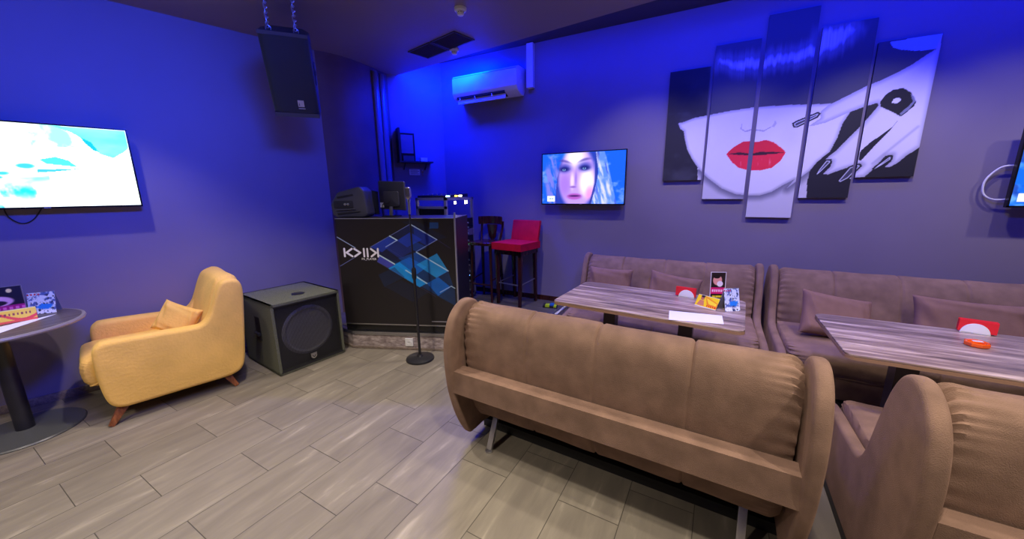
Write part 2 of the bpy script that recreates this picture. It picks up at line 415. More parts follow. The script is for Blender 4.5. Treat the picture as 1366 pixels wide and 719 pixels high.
# ================================================================== STAGE PLATFORM
st = thing('stage_platform', 'low wood-faced platform in the corner carrying the booth and bar stools', 'platform', (0, 0, 0))
SA, SB = Vector((-3.09, 2.335)), Vector((-2.222, 2.68)); sd = (SB-SA).normalized(); sn = Vector((sd.y, -sd.x))
SE = SA+sd*((-1.44-SA.x)/sd.x)
SP = [(-3.80, 2.44), tuple(SA), tuple(SE), (-1.44, YW-0.004), (-3.26, YW-0.004), (-3.585, 3.70), (-3.63, 3.5), (-3.585, 3.3), (-3.58, 3.1), (-3.60, 2.93), (-3.675, 2.74)]
m = MB(); m.prism(SP, 'Z', STAGE-0.03, STAGE); m.build('deck', M['deck'], st, 0)
def strip(pa, pb, o0, o1, z0, z1, bev=0.0):
    pa, pb = Vector(pa), Vector(pb); d = (pb-pa).normalized(); n = Vector((d.y, -d.x)); mb = MB()
    mb.prism([tuple(pa+n*o0), tuple(pb+n*o0), tuple(pb+n*o1), tuple(pa+n*o1)], 'Z', z0, z1, bev); return mb
for (p, q) in (((-3.80, 2.44), SA), (SA, SE), (SE, (-1.44, YW-0.004))):
    strip(p, q, -0.02, 0.0, 0.0, STAGE-0.03).build('fascia', M['fascia'], st, 0)
    strip(p, q, 0.0, 0.010, 0.0, 0.028, 0.003).build('skirting', M['skirt'], st, 30)
    # metal nosing with raised diagonal ribs
    e = strip(p, q, -0.035, 0.006, STAGE, STAGE+0.004, 0.0); e.merge(strip(p, q, 0.0, 0.006, STAGE-0.03, STAGE))
    d = (Vector(q)-Vector(p)); L = d.length; d.normalize(); n = Vector((d.y, -d.x))
    k = 0
    while k*0.022 < L-0.03:
        c0 = Vector(p)+d*(k*0.022+0.004); c1 = c0+d*0.016
        e.beam((*(c0+n*0.0065), STAGE-0.028), (*(c1+n*0.0065), STAGE-0.001), 0.005, 0.003)
        k += 1
    e.build('edge_nosing', M['steel'], st, 30)
# socket on the fascia
oc = SA+sd*0.60
ot = thing('power_outlet', 'white square power outlet on the wooden face of the platform', 'outlet', (oc.x+sn.x*0.001, oc.y+sn.y*0.001, 0.085), math.atan2(sd.y, sd.x))
m = MB(); m.box(-0.04, 0.04, -0.012, 0, -0.04, 0.04, 0.004); m.build('cover_plate', M['white'], ot)
m = MB(); m.lathe([(0.024, -0.002), (0.024, 0.003), (0.02, 0.003), (0.018, -0.001)], 24, M4=Matrix.Translation((0, -0.012, 0)) @ Matrix.Rotation(R(90), 4, 'X')); m.build('socket', M['white'], ot)
m = MB()
for sx in (-0.008, 0.008): m.lathe([(0.003, 0), (0.003, 0.0025)], 10, M4=Matrix.Translation((sx, -0.012, 0)) @ Matrix.Rotation(R(90), 4, 'X'))
build_parts(m, 'socket_hole', M['black'], ot)

# ================================================================== DJ BOOTH
BA, BB = Vector((-3.150, 2.311+0.012)), Vector((-2.053, 2.748+0.012)); bw = (BB-BA).length; bh = 1.322
ba = math.atan2(BB.y-BA.y, BB.x-BA.x)
bo = thing('dj_booth', 'dark booth counter with blue diamond graphic and white logo on its front', 'counter', (BA.x, BA.y, STAGE+0.004), ba)
z0 = STAGE+0.004
LINES = [[(-0.015,1.153),(0.177,1.038)],[(-0.019,0.844),(0.188,0.958)],[(0.33,1.045),(0.746,1.266)],[(0.746,1.266),(0.998,1.119)],[(0.998,1.119),(0.789,1.005)],[(0.535,1.154),(0.606,1.114)],[(0.606,1.114),(0.488,1.049)],[(0.418,0.966),(0.562,0.881)],[(0.789,0.999),(1.092,0.819)],[(0.67,0.821),(0.874,0.693)],[(0.387,0.904),(0.604,0.776)],[(0.604,0.776),(0.954,0.562)],[(1.115,0.669),(1.151,0.648)],[(1.115,0.669),(1.0,0.605)],[(1.092,0.819),(0.971,0.75)],[(0.488,1.045),(0.762,0.877)],[(0.998,1.119),(1.126,1.037)]]
LW_ = [0.006,0.005,0.004,0.006,0.005,0.008,0.006,0.009,0.008,0.009,0.003,0.003,0.006,0.006,0.003,0.002,0.002]
LB_ = [0.8,0.6,0.6,0.9,0.7,0.95,0.8,0.95,0.9,0.9,0.5,0.35,0.9,0.8,0.45,0.35,0.35]
QUADS = [[(0.337,1.045),(0.534,1.151),(0.606,1.112),(0.446,0.997)],[(0.606,1.112),(0.741,1.19),(0.852,1.119),(0.7,1.046)],[(0.418,0.966),(0.562,0.881),(0.508,0.837),(0.387,0.904)],[(0.562,0.881),(0.717,0.95),(0.884,0.854),(0.754,0.766)],[(0.495,0.837),(0.614,0.9),(0.874,0.693),(0.797,0.654)],[(0.78,0.877),(0.99,0.988),(1.092,0.819),(0.971,0.75)],[(0.874,0.693),(0.99,0.757),(1.108,0.659),(0.98,0.569)],[(0.776,1.26),(0.998,1.119),(0.897,1.059),(0.779,1.13)],[(0.935,1.283),(1.019,1.283),(1.016,1.225),(0.931,1.225)],[(0.388,0.773),(0.559,0.85),(0.653,0.752),(0.44,0.648)],[(0.451,1.057),(0.606,1.112),(0.772,1.023),(0.617,0.937)],[(0.778,1.107),(0.896,1.047),(0.795,0.999),(0.724,1.047)],[(0.604,0.937),(0.79,1.0),(0.90,0.93),(0.72,0.86)]]
QC = [(40,70,200),(36,70,215),(90,85,225),(16,120,235),(20,165,255),(40,175,255),(14,120,230),(30,62,195),(24,95,195),(26,50,105),(40,62,180),(28,84,200),(28,100,220)]
QA = [.8,.75,.7,.8,.9,.85,.8,.55,.55,.5,.5,.5,.5]
PZ0 = 0.262
def booth_art(X, Z):
    Zw = Z+PZ0; c = np.zeros(X.shape+(3,))+np.array([32, 28, 30])/255
    c = mix(c, (.10, .15, .40), inpoly(X, Zw, [(.33, 1.045), (.746, 1.266), (1.0, 1.12), (.79, 1.0), (.60, .90), (.40, .965)])*(.30+.5*fbm(X*5+Zw*7, Zw*5)))
    c = mix(c, (.06, .30, .62), inpoly(X, Zw, [(.42, .96), (.60, .90), (.79, 1.0), (1.09, .82), (1.15, .62), (1.15, .47), (.98, .565), (.39, .905)])*(.25+.55*fbm(X*6, Zw*6+X*4)))
    c = mix(c, (.09, .16, .36), inpoly(X, Zw, [(.45, .65), (.62, .72), (.88, .60), (.72, .50)])*.35); c = mix(c, (.09, .16, .36), inpoly(X, Zw, [(.66, 1.29), (.80, 1.30), (1.10, 1.14), (1.0, 1.12)])*.3)
    for q, qc, qa in zip(QUADS, QC, QA):
        cx = np.mean([p[0] for p in q]); g = 0.75+0.35*fbm(X*9, Zw*9)
        c = mix(c, np.array(qc)/255, inpoly(X, Zw, q)*qa*np.clip(g, 0, 1.1).clip(0, 1))
    for (a_, b2), w_, br in zip(LINES, LW_, LB_):
        d_ = segdist(X, Zw, a_, b2); c = mix(c, (0.62*br+.2, 0.80*br+.15, 0.95), (1-sstep(w_*.45, w_*.9, d_))*br)
    # logo: K > I I and a mirrored K
    def bar(a_, b2, w_):
        nonlocal c
        a_, b2 = np.array(a_, float), np.array(b2, float)
        c = mix(c, (0.93, 0.92, 0.96), 1-sstep(w_*.42, w_*.58, segdist(X, Zw, a_, b2)))
    t, bt, md = 1.028, 0.954, 0.991; w_ = 0.019
    bar((0.062, bt), (0.062, t), w_); bar((0.14, t), (0.082, md), w_); bar((0.082, md), (0.14, bt), w_)
    bar((0.165, t), (0.225, md), w_); bar((0.225, md), (0.165, bt), w_)
    bar((0.262, bt), (0.262, t), w_); bar((0.298, bt), (0.298, t), w_)
    bar((0.335, t), (0.385, md), w_); bar((0.385, md), (0.335, bt), w_); bar((0.404, bt), (0.404, t), w_)
    return c
picture('front_panel', bw-0.012, bh-PZ0, 330, 300, booth_art, M['boothprint'], bo, 0.018, (0.01, 0.01, 0.012), loc=(0, 0, PZ0-z0))
text('logo_caption', 'PA_PLAYER', 0.030, M['paper'], bo, (0.232, -0.0008, 0.919-z0))
m = MB()
m.box(0.90, 1.06, -0.0012, 0.0, 0.300-z0, 0.308-z0); m.build('fine_print', M['alu'], bo, 0)
m = MB(); m.box(-0.004, bw-0.012, 0.012, 0.03, 0, PZ0-z0); m.build('plinth', M['blackgloss'], bo, 0)
m = MB(); m.box(0.0, bw-0.012, -0.004, 0.0, PZ0-z0-0.006, PZ0-z0+0.004); m.build('bottom_trim', M['steel'], bo, 0)
m = MB(); m.box(bw-0.012, bw+0.002, -0.006, 0.010, 0.0, 1.372-z0, 0.002); m.build('corner_trim', M['alu'], bo)
m = MB(); m.box(bw-0.012, bw+0.004, 0.010, 0.48, 0, bh-z0, 0.002); m.box(-0.004, 0.012, 0.018, 0.36, 0, bh-z0, 0.002); build_parts(m, 'side_panel', M['booth'], bo)
m = MB(); m.box(0.012, bw-0.012, 0.018, 0.48, bh-z0-0.025, bh-z0-0.001, 0.002); m.build('counter_top', M['booth'], bo)
m = MB(); m.box(0.0125, bw-0.0125, 0.0185, 0.45, 0.55-z0, 0.57-z0); m.build('inner_shelf', M['booth'], bo)
m = MB(); m.box(0, bw-0.012, -0.003, 0.001, bh-z0-0.005, bh-z0+0.001); m.build('top_trim', M['alu'], bo, 0)
def on_booth(s, d, z=bh):
    p = Vector((BA.x, BA.y))+Vector((math.cos(ba), math.sin(ba)))*s+Vector((-math.sin(ba), math.cos(ba)))*d
    return (p.x, p.y, z)

# ---- wedge speaker lying on the counter
ws = thing('monitor_speaker', 'black plastic wedge speaker lying on its side at the booth left end', 'speaker', on_booth(0.115, 0.10), ba+R(4))
prof = [(-0.185, 0.02), (-0.15, 0.0), (0.13, 0.0), (0.165, 0.03), (0.145, 0.26), (0.10, 0.30), (-0.07, 0.26), (-0.125, 0.245), (-0.20, 0.13)]
m = MB(); m.prism([(x, z) for x, z in prof], 'Y', 0.0, 0.20, 0.018, 3); m.build('cabinet', M['spkbox'], ws)
m = MB(); m.prism(rounded_rect(-0.165, 0.03, 0.09, 0.165, 0.015), 'Y', -0.003, 0.02, 0.002); m.build('input_recess', M['black'], ws)
for zz, x0, x1 in ((0.205, -0.13, 0.03), (0.045, -0.14, 0.09)):
    m = MB(); m.prism([(x0, zz), (x1, zz+0.025), (x1+0.01, zz+0.01), (x0+0.01, zz-0.018)], 'Y', -0.006, 0.01, 0.003); m.build('handle', M['black'], ws)
m = MB(); m.tube([(-0.14, -0.008, 0.075), (0.05, -0.008, 0.085)], 0.006); m.build('handle_bar', M['spkbox'], ws)
m = MB()
for cx in (-0.05, -0.02): m.lathe([(0.011, 0), (0.011, 0.008), (0.006, 0.01)], 14, M4=Matrix.Translation((cx, -0.003, 0.13)) @ Matrix.Rotation(R(90), 4, 'X'))
build_parts(m, 'knob', M['steel'], ws)
m = MB(); m.prism([(0.03, 0.02), (0.20, 0.02), (0.20, 0.25), (0.03, 0.285)], 'Y', 0.201, 0.214, 0.004); m.build('grille', M['grille'], ws)

# ---- computer monitor seen from behind
mo = thing('computer_monitor', 'black flat computer monitor with its back turned, on the booth', 'monitor', on_booth(0.315, 0.30), ba-R(10))
m = MB(); m.prism([(0.0, 0.075), (0.30, 0.06), (0.30, 0.345), (0.0, 0.355)], 'Y', 0.0, 0.03, 0.010, 3); m.build('back_shell', M['spkbox'], mo)
m = MB(); m.prism(rounded_rect(0.06, 0.24, 0.10, 0.25, 0.02), 'Y', -0.022, 0.002, 0.008); m.build('electronics_hump', M['spkbox'], mo)
m = MB(); m.box(0.012, 0.288, 0.0305, 0.032, 0.085, 0.335); m.build('screen', M['blackgloss'], mo)
m = MB(); m.beam((0.13, 0.0, 0.012), (0.15, -0.01, 0.13), 0.035, 0.018, 0.003); m.build('stand_neck', M['alu'], mo)
m = MB(); m.lathe([(0.10, 0), (0.10, 0.008), (0.085, 0.013), (0, 0.014)], 32, 0.13, 0.01); m.build('stand_base', M['blackgloss'], mo)
m = MB(); m.box(0.01, 0.055, -0.0015, 0.0015, 0.09, 0.14); m.build('sticker', M['paper'], mo, 0)
m = MB(); m.tube(spline([(0.15, -0.022, 0.16), (0.11, -0.04, 0.13), (0.06, -0.03, 0.12), (0.03, 0.0, 0.05), (0.02, 0.03, 0.004)], 5, False), 0.004, 8); m.build('cable', M['cable'], mo)

# ---- equipment rack behind the booth
rk = thing('equipment_rack', 'tall grey equipment rack of lit amplifiers behind the booth', 'rack', (-2.68, 3.44, STAGE+0.0008))
RW, RD, RH = 0.46, 0.57, 1.495-STAGE
for (x, y) in ((-RW, 0), (-0.03, 0), (-RW, RD-0.03), (-0.03, RD-0.03)):
    m = MB(); m.box(x, x+0.03, y, y+0.03, 0, RH, 0.002); m.build('post', M['alu'], rk)
m = MB()
for z in (0.02, RH-0.03): 
    m.box(-RW, 0, 0, 0.03, z, z+0.03); m.box(-RW, 0, RD-0.03, RD, z, z+0.03); m.box(-RW, -RW+0.03, 0, RD, z, z+0.03); m.box(-0.03, 0, 0, RD, z, z+0.03)
m.box(-RW, 0, 0.0, 0.02, RH-0.13, RH-0.10)
build_parts(m, 'rail', M['alu'], rk, 0)
m = MB(); m.box(-RW+0.03, -0.03, 0.028, 0.032, 0.05, RH-0.13); m.build('side_panel', M['black'], rk, 0)
zz = 0.08; devs = [0.13, 0.09, 0.045, 0.09, 0.045, 0.13, 0.09, 0.045, 0.09, 0.09, 0.045, 0.09]
for i, h in enumerate(devs):
    if zz+h > RH-0.03: break
    dv = MB().box(-RW+0.04, 0.004, 0.033, RD-0.033, zz, zz+h-0.006, 0.002).build('amplifier', M['blackmetal'] if i % 3 else M['duct'], rk)
    d = MB()
    for k in range(5 if i > 6 else 3): d.box(0.004, 0.006, 0.10+k*0.065+random.uniform(-.01, .01), 0.118+k*0.065, zz+h*0.55, zz+h*0.55+0.008)
    build_parts(d, 'indicator_light', M['led_g'] if i % 2 else M['led_c'], dv, 0)
    d = MB()
    for k in range(4): d.lathe([(0.011, 0), (0.010, 0.012)], 14, M4=Matrix.Translation((0.004, 0.12+k*0.1, zz+h*0.25)) @ Matrix.Rotation(R(90), 4, 'Y'))
    build_parts(d, 'knob', M['alu'], dv)
    zz += h
m = MB(); m.box(0.005, 0.008, 0.15, 0.19, RH-0.075, RH-0.045); m.build('warm_lamp', M['led_w'], rk, 0)
m = MB(); m.box(0.005, 0.008, 0.37, 0.385, RH-0.08, RH-0.04); m.box(0.005, 0.008, 0.41, 0.425, RH-0.08, RH-0.04); build_parts(m, 'display', M['led_w'], rk, 0)
m = MB(); m.lathe([(0.007, 0), (0.006, 0.004), (0, 0.006)], 14, M4=Matrix.Translation((0.006, 0.394, 0.308)) @ Matrix.Rotation(R(90), 4, 'Y')); m.build('blue_lamp', M['led_b'], rk)
# ---- slim console on top of the rack
mx = thing('mixing_console', 'slim black console with lit keys lying on the equipment rack', 'mixer', (-2.68, 3.44, 1.4965))
m = MB(); m.prism([(0.02, 0.0), (0.48, 0.0), (0.48, 0.045), (0.02, 0.025)], 'X', -0.44, -0.02, 0.004); m.build('case', M['blackmetal'], mx)
m = MB(); m.box(-0.0195, -0.017, 0.03, 0.10, 0.008, 0.022); m.build('blue_key', M['led_c'], mx, 0)
m = MB(); m.box(-0.0195, -0.017, 0.20, 0.255, 0.010, 0.024); m.build('amber_key', M['led_y'], mx, 0)
m = MB(); m.box(-0.0195, -0.017, 0.28, 0.35, 0.010, 0.026); m.build('white_key', M['led_w'], mx, 0)
m = MB()
for k in range(6):
    for j in range(5): m.lathe([(0.007, 0), (0.006, 0.012), (0, 0.013)], 10, -0.40+k*0.07, 0.08+j*0.085)
build_parts(m, 'fader_knob', M['alu'], mx, 30, (0, 0, 0.03))

# ---- microphone stand and microphone
ms = thing('microphone_stand', 'black straight microphone stand with a round base in front of the booth', 'microphone stand', (-2.296, 2.440, 0))
m = MB(); m.lathe([(0.13, 0.0), (0.132, 0.006), (0.128, 0.018), (0.10, 0.026), (0.03, 0.034), (0.022, 0.05), (0, 0.05)], 48); m.build('base', M['blackmetal'], ms)
m = MB(); m.tube([(0, 0, 0.04), (-0.008, 0.004, 0.86)], 0.0125, 14); m.build('lower_tube', M['blackmetal'], ms)
m = MB(); m.lathe([(0.014, 0.78), (0.021, 0.80), (0.021, 0.87), (0.015, 0.89), (0.0125, 0.89)], 20, -0.008, 0.004); m.build('clutch', M['black'], ms)
m = MB(); m.tube([(-0.008, 0.004, 0.86), (-0.016, 0.008, 1.37)], 0.008, 12); m.build('upper_tube', M['blackmetal'], ms)
mi = thing('microphone', 'silver vintage-style microphone on top of the stand', 'microphone', (-2.312, 2.448, 1.37), R(20))
m = MB(); m.lathe([(0.011, 0.0), (0.013, 0.04), (0.012, 0.10), (0.015, 0.118), (0.011, 0.134)], 20); m.build('shaft', M['steel'], mi)
m = MB(); m.prism(spline([(-0.010, 0.13), (0.010, 0.13), (0.021, 0.15), (0.023, 0.19), (0.019, 0.228), (0.0, 0.233), (-0.019, 0.228), (-0.023, 0.19), (-0.021, 0.15)], 4), 'Y', -0.020, 0.020, 0.010, 3); m.build('head', M['steel'], mi)
m = MB()
for k in range(5): m.box(-0.0165+k*0.0075, -0.0135+k*0.0075, -0.022, 0.022, 0.152, 0.222, 0.0008)
build_parts(m, 'grille_bar', M['chrome'], mi)

# ================================================================== SOFAS
PANEL = [(0.15,.095),(0.075,.24),(0.02,.42),(0,.58),(0.0,.70),(0.02,.80),(0.06,.875),(0.12,.925),(0.19,.945),(0.26,.925),(0.31,.87),(0.345,.80),(0.38,.70),(0.41,.60),(0.44,.51),(0.475,.46),(0.53,.435),(0.66,.422),(0.98,.405),(1.08,.375),(1.10,.30),(1.09,.16),(1.07,.07),(1.0,.06),(0.45,.06),(0.30,.075),(0.20,.075)]
BACK = [(0.215,.922),(0.15,.895),(0.115,.83),(0.108,.70),(0.118,.55),(0.135,.40),(0.165,.285),(0.205,.215),(0.25,.205),(0.31,.25),(0.42,.40),(0.415,.55),(0.385,.70),(0.345,.82),(0.285,.90)]
SEAT = [(0.40,.30),(0.40,.43),(0.46,.455),(0.62,.452),(0.94,.448),(1.04,.425),(1.065,.36),(1.05,.27),(0.98,.24),(0.46,.24)]
def cushion_mb(prof, x0, x1, seams, zs, nx=190, depth=0.008, seed=0, gather=0.05):
    pr = spline([(y, z*zs) for y, z in prof], 10); cy = sum(p[0] for p in pr)/len(pr); cz = sum(p[1] for p in pr)/len(pr)
    rnd = np.random.RandomState(seed); P = []
    for i in range(nx+1):
        x = x0+(x1-x0)*i/nx; e = min(x-x0, x1-x)
        k = 1.0-0.10*math.exp(-(e/0.025)**2)*1.0-0.35*(1 if i in (0, nx) else 0)
        for s in seams: k -= depth/0.2*math.exp(-((x-s)/0.006)**2)
        row = []
        for j, (y, z) in enumerate(pr):
            kk = k
            # gathered cloth near the ends and soft unevenness in between
            wr = math.exp(-e/0.045)*min(1, e/0.008)
            kk += wr*gather*math.sin(j*1.55+math.sin(j*0.31)*1.5)+0.008*math.sin(x*7+j*0.17+seed)*math.sin(x*3+j*.1)+0.005*math.sin(x*17-j*0.25)
            row.append((x, cy+(y-cy)*kk, cz+(z-cz)*kk))
        P.append(row)
    m = MB(); m.grid(P, closed_v=True, caps=True); return m
def sofa(label, loc, rot, W=1.66, zs=1.0, rail=True, legs=True, group=None):
    t = thing('sofa', label, 'sofa', loc, rot, group)
    sc = lambda pr: [(y, z*zs) for y, z in pr]
    TH = 0.058
    for x0 in (0.0, W-TH):
        m = MB(); m.round_slab(spline(sc(PANEL), 5), x0, x0+TH, 0.021); m.build('side_panel', M['sofa'], t, 45)
    sm = [TH+0.01+(W-2*TH)*f for f in (0.26, 0.49, 0.75)]
    cushion_mb(BACK, TH+0.004, W-TH-0.004, sm, zs, seed=1).build('back_cushion', M['sofa'], t, 60)
    cushion_mb(SEAT, TH+0.004, W-TH-0.004, [sm[1]], zs, seed=5).build('seat_cushion', M['sofa'], t, 60)
    m = MB(); m.box(TH+0.004, W-TH-0.004, 0.44, 1.04, 0.07, 0.245*zs, 0.012); m.build('base_apron', M['sofa'], t)
    m = MB(); m.box(0.012, W-0.012, 0.36, 1.06, 0.0, 0.058, 0.003); m.build('plinth', M['black'], t)
    if rail:
        m = MB(); m.box(0.045, W-0.045, 0.022, 0.108, 0.425, 0.560, 0.010, 3); m.build('back_rail', M['sofa'], t)
    if legs:
        for x in (0.19, W-0.19):
            m = MB(); m.beam((x, 0.165, 0.012), (x, 0.30, 0.30*zs), 0.035, 0.022, 0.003); m.lathe([(0.022, 0), (0.022, 0.012)], 16, x, 0.16); m.build('leg', M['steel'], t)
    return t
s_front = sofa('brown velour sofa in the foreground seen from behind, the free-standing one with steel legs', (-1.245, 1.500, 0), R(-3.0), 1.682)
s_right = sofa('brown sofa cut by the bottom right corner, showing its curved side panel', (0.640, 1.385, 0), R(-2.0), 1.66)
s_wall = sofa('brown wall sofa behind the table with the upright flyers and white menu sheet', (0.515, YW-0.012, 0), R(180), 1.68, 0.925, False, False)
s_wall2 = sofa('brown wall sofa under the five-panel picture, behind the table with the orange ashtray', (2.255, YW-0.012, 0), R(180), 1.69, 0.925, False, False)

def pillow(label, loc, rot, w, h, th, seed):
    nu, nv = 44, 30; rnd = random.Random(seed); ph = [rnd.uniform(0, 6) for _ in range(6)]
    V = {}
    m = MB()
    def pt(i, j, sgn):
        u = -1+2*i/nu; v = -1+2*j/nv
        px = u*(1-0.06*(1-v*v)*abs(u)**3)*w/2; pz = v*(1-0.09*(1-u*u)*abs(v)**3)*h/2
        d = (max(0, 1-u**4)*max(0, 1-v**4))**0.5*th/2
        edge = (1-max(abs(u), abs(v)))
        wr = 0.010*math.sin(u*11+ph[0]+v*5)*math.exp(-((abs(u)-0.8)/0.18)**2)+0.006*math.sin(v*9+u*3+ph[1])*math.exp(-((abs(v)-0.75)/0.2)**2)
        return (px, sgn*(d+wr*min(1, edge*5)), pz)
    F = {}
    for sgn in (-1, 1):
        for i in range(nu+1):
            for j in range(nv+1):
                if i in (0, nu) or j in (0, nv):
                    key = (i, j, 0)
                    if key not in F: p = pt(i, j, 0); F[key] = m.bm.verts.new(p)
                    F[(i, j, sgn)] = F[key]
                else: F[(i, j, sgn)] = m.bm.verts.new(pt(i, j, sgn))
        for i in range(nu):
            for j in range(nv):
                q = [F[(i, j, sgn)], F[(i+1, j, sgn)], F[(i+1, j+1, sgn)], F[(i, j+1, sgn)]]
                m.bm.faces.new(q if sgn < 0 else q[::-1])
    o = m.build('pillow', M['pillow'], None, 70, loc, rot)
    return tag(o, label, 'pillow')

pillow('brown pillow on the wall sofa behind the flyer table, nearer the corner with the stools', (-0.82, 3.70, 0.60), (R(-17), R(1), R(3)), 0.44, 0.36, 0.12, 1)
pillow('brown pillow on the wall sofa right behind the napkin holder and flyers', (-0.22, 3.69, 0.59), (R(-17), R(7), R(-2)), 0.46, 0.36, 0.12, 2)
pillow('wrinkled brown pillow leaning at the left end of the wall sofa under the picture', (0.955, 3.54, 0.575), (R(-30), R(9), R(8)), 0.46, 0.36, 0.14, 3)
pillow('long brown pillow on the wall sofa behind the napkin holder with the orange ashtray', (1.72, 3.66, 0.60), (R(-19), R(2), R(2)), 0.62, 0.34, 0.13, 4)

# ================================================================== RECTANGULAR TABLES
def table(label, loc, rot, L, D):
    t = thing('cafe_table', label, 'table', loc, rot)
    rr = rounded_rect(-L/2, L/2, -D/2, D/2, 0.045, 8)
    m = MB(); m.prism(rr, 'Z', 0.722, 0.7385, 0.0); m.build('edge_band', M['tedge'], t, 40)
    rr2 = rounded_rect(-L/2+0.001, L/2-0.001, -D/2+0.001, D/2-0.001, 0.045, 8)
    m = MB(); m.prism(rr2, 'Z', 0.7387, 0.75, 0.004, 2); m.build('tabletop', M['table'], t, 40)
    for x in (-L*0.22, L*0.22):
        m = MB(); m.box(x-0.045, x+0.045, -0.045, 0.045, 0.02, 0.70, 0.006); m.build('pedestal', M['blackmetal'], t)
        m = MB(); m.box(x-0.12, x+0.12, -0.13, 0.13, 0.0, 0.022, 0.008); m.build('foot', M['blackmetal'], t)
    m = MB(); m.box(-L*0.36, L*0.36, -0.14, 0.14, 0.70, 0.7215, 0.002); m.build('support_plate', M['blackmetal'], t)
    return t
T1 = (-0.325, 2.765); T1R = R(-4.5)
table('wood-grain cafe table with upright flyers and a white menu sheet, between two sofas', (*T1, 0), T1R, 1.23, 0.70)
T2 = (1.29, 2.59); T2R = R(-1.0)
table('wood-grain cafe table with an orange ashtray at the right edge of the photo', (*T2, 0), T2R, 1.22, 0.705)

def napkin_holder(label, loc, rot, nlabel):
    t = thing('napkin_holder', label, 'napkin holder', loc, rot)
    half = [(0.055*math.cos(R(a)), 0.058*math.sin(R(a))) for a in range(0, 181, 9)]
    for y in (-0.026, 0.018):
        m = MB(); m.prism(half, 'Y', y, y+0.008, 0.002); m.build('side_plate', M['white'], t)
    m = MB(); m.box(-0.055, 0.055, -0.026, 0.026, 0, 0.006, 0.002); m.build('base', M['white'], t)
    n = MB(); zz_ = [(-0.0155, 0.0068)]
    for k in range(6): zz_ += [(-0.0155+k*0.0052, 0.070+0.002*(k % 3)), (-0.0155+k*0.0052+0.0042, 0.070+0.002*(k % 3)), (-0.0155+k*0.0052+0.0047, 0.062)]
    zz_ += [(0.0157, 0.0068)]
    n.prism(zz_, 'X', -0.062, 0.078)
    o = n.build('napkins', M['red'], None, 30, loc, (0, 0, rot) if not isinstance(rot, tuple) else rot); tag(o, nlabel, 'napkins')
    return t
napkin_holder('white half-round napkin holder on the table with upright flyers', (-0.075, 3.00, 0.7505), R(172), 'red napkins in the white holder on the flyer table')
napkin_holder('white half-round napkin holder near the orange ashtray', (1.385, 2.905, 0.7505), R(-12), 'red napkins in the white holder near the orange ashtray')
# orange ashtray
a = thing('ashtray', 'orange glass ashtray on the right table', 'ashtray', (1.288, 2.655, 0.7505))
m = MB(); m.lathe([(0.040, 0), (0.046, 0.006), (0.047, 0.020), (0.042, 0.024), (0.034, 0.022), (0.030, 0.010), (0, 0.009)], 8); m.build('bowl', M['orange'], a, 25)
m = MB(); m.box(-0.016, 0.020, -0.004, 0.010, 0.0235, 0.0265, 0.001); m.build('cigarette_rest', M['white'], a)
# menu sheet
m = MB(); ms_ = [(-0.161, 2.570), (-0.154, 2.385), (0.157, 2.461), (0.154, 2.622)]
ms_ = [(-0.163, 2.585), (-0.150, 2.392), (0.155, 2.452), (0.150, 2.622)]
m.prism(ms_, 'Z', 0.7503, 0.7515); tag(m.build('menu_sheet', M['paper'], None, 0), 'white paper menu sheet lying flat on the flyer table', 'paper')

# printed cards --------------------------------------------------------------
def blotch(X, Z, w, h, cols, k, seed):
    n = fbm(X/w*k+seed*3.1, Z/h*k+seed*1.7); c = np.zeros(X.shape+(3,))+np.array(cols[0])
    for i, col in enumerate(cols[1:]): c = mix(c, col, sstep(0.36+0.09*i, 0.42+0.09*i, n))
    return c
def art_flyer(w, h):
    def f(X, Z):
        u, v = X/w, Z/h; c = np.zeros(X.shape+(3,))+np.array([.16, .11, .10])
        c = mix(c, (.90, .62, .55), 1-sstep(.9, 1.05, np.hypot((u-.45)/.30, (v-.72)/.17)))
        c = mix(c, (.95, .9, .9), 1-sstep(.9, 1.05, np.hypot((u-.62)/.20, (v-.60)/.10)))
        c = mix(c, (.10, .06, .06), 1-sstep(.9, 1.1, np.hypot((u-.40)/.22, (v-.84)/.06)))
        c = mix(c, (.85, .10, .42), (v > .26) & (v < .48)); c = mix(c, (.12, .09, .05), (v < .26))
        c = mix(c, (.92, .85, .15), ((v > .05) & (v < .10) | (v > .14) & (v < .20)) & (u > .15) & (u < .8) & (np.sin(u*60) > -.7))
        c = mix(c, (1, .8, .9), (v > .33) & (v < .41) & (u > .12) & (u < .88) & (np.sin(u*45) > -.4))
        return mix(c, (.85, .82, .8), (u < .04) | (u > .96) | (v > .98))
    return f
def art_yellow(w, h):
    def f(X, Z):
        u, v = X/w, Z/h; c = np.zeros(X.shape+(3,))+np.array([.96, .82, .10])
        c = mix(c, (.93, .55, .12), inpoly(u, v, [(.35, .95), (1, .55), (1, .1), (.55, .2)]))
        c = mix(c, (.98, .86, .2), inpoly(u, v, [(.42, .8), (.95, .5), (.95, .3), (.6, .35)]))
        c = mix(c, (.72, .42, .3), 1-sstep(.9, 1.05, np.hypot((u-.25)/.09, (v-.72)/.16)))
        c = mix(c, (.18, .12, .12), 1-sstep(.9, 1.05, np.hypot((u-.25)/.10, (v-.88)/.10)))
        c = mix(c, (.80, .5, .36), inpoly(u, v, [(.16, .55), (.34, .55), (.42, .1), (.08, .1)]))
        c = mix(c, (.85, .12, .10), (v < .22) & (u > .5) & (np.sin(u*70) > -.3) & (v > .1))
        return mix(c, (.9, .9, .88), (v < .05) | (v > .97))
    return f
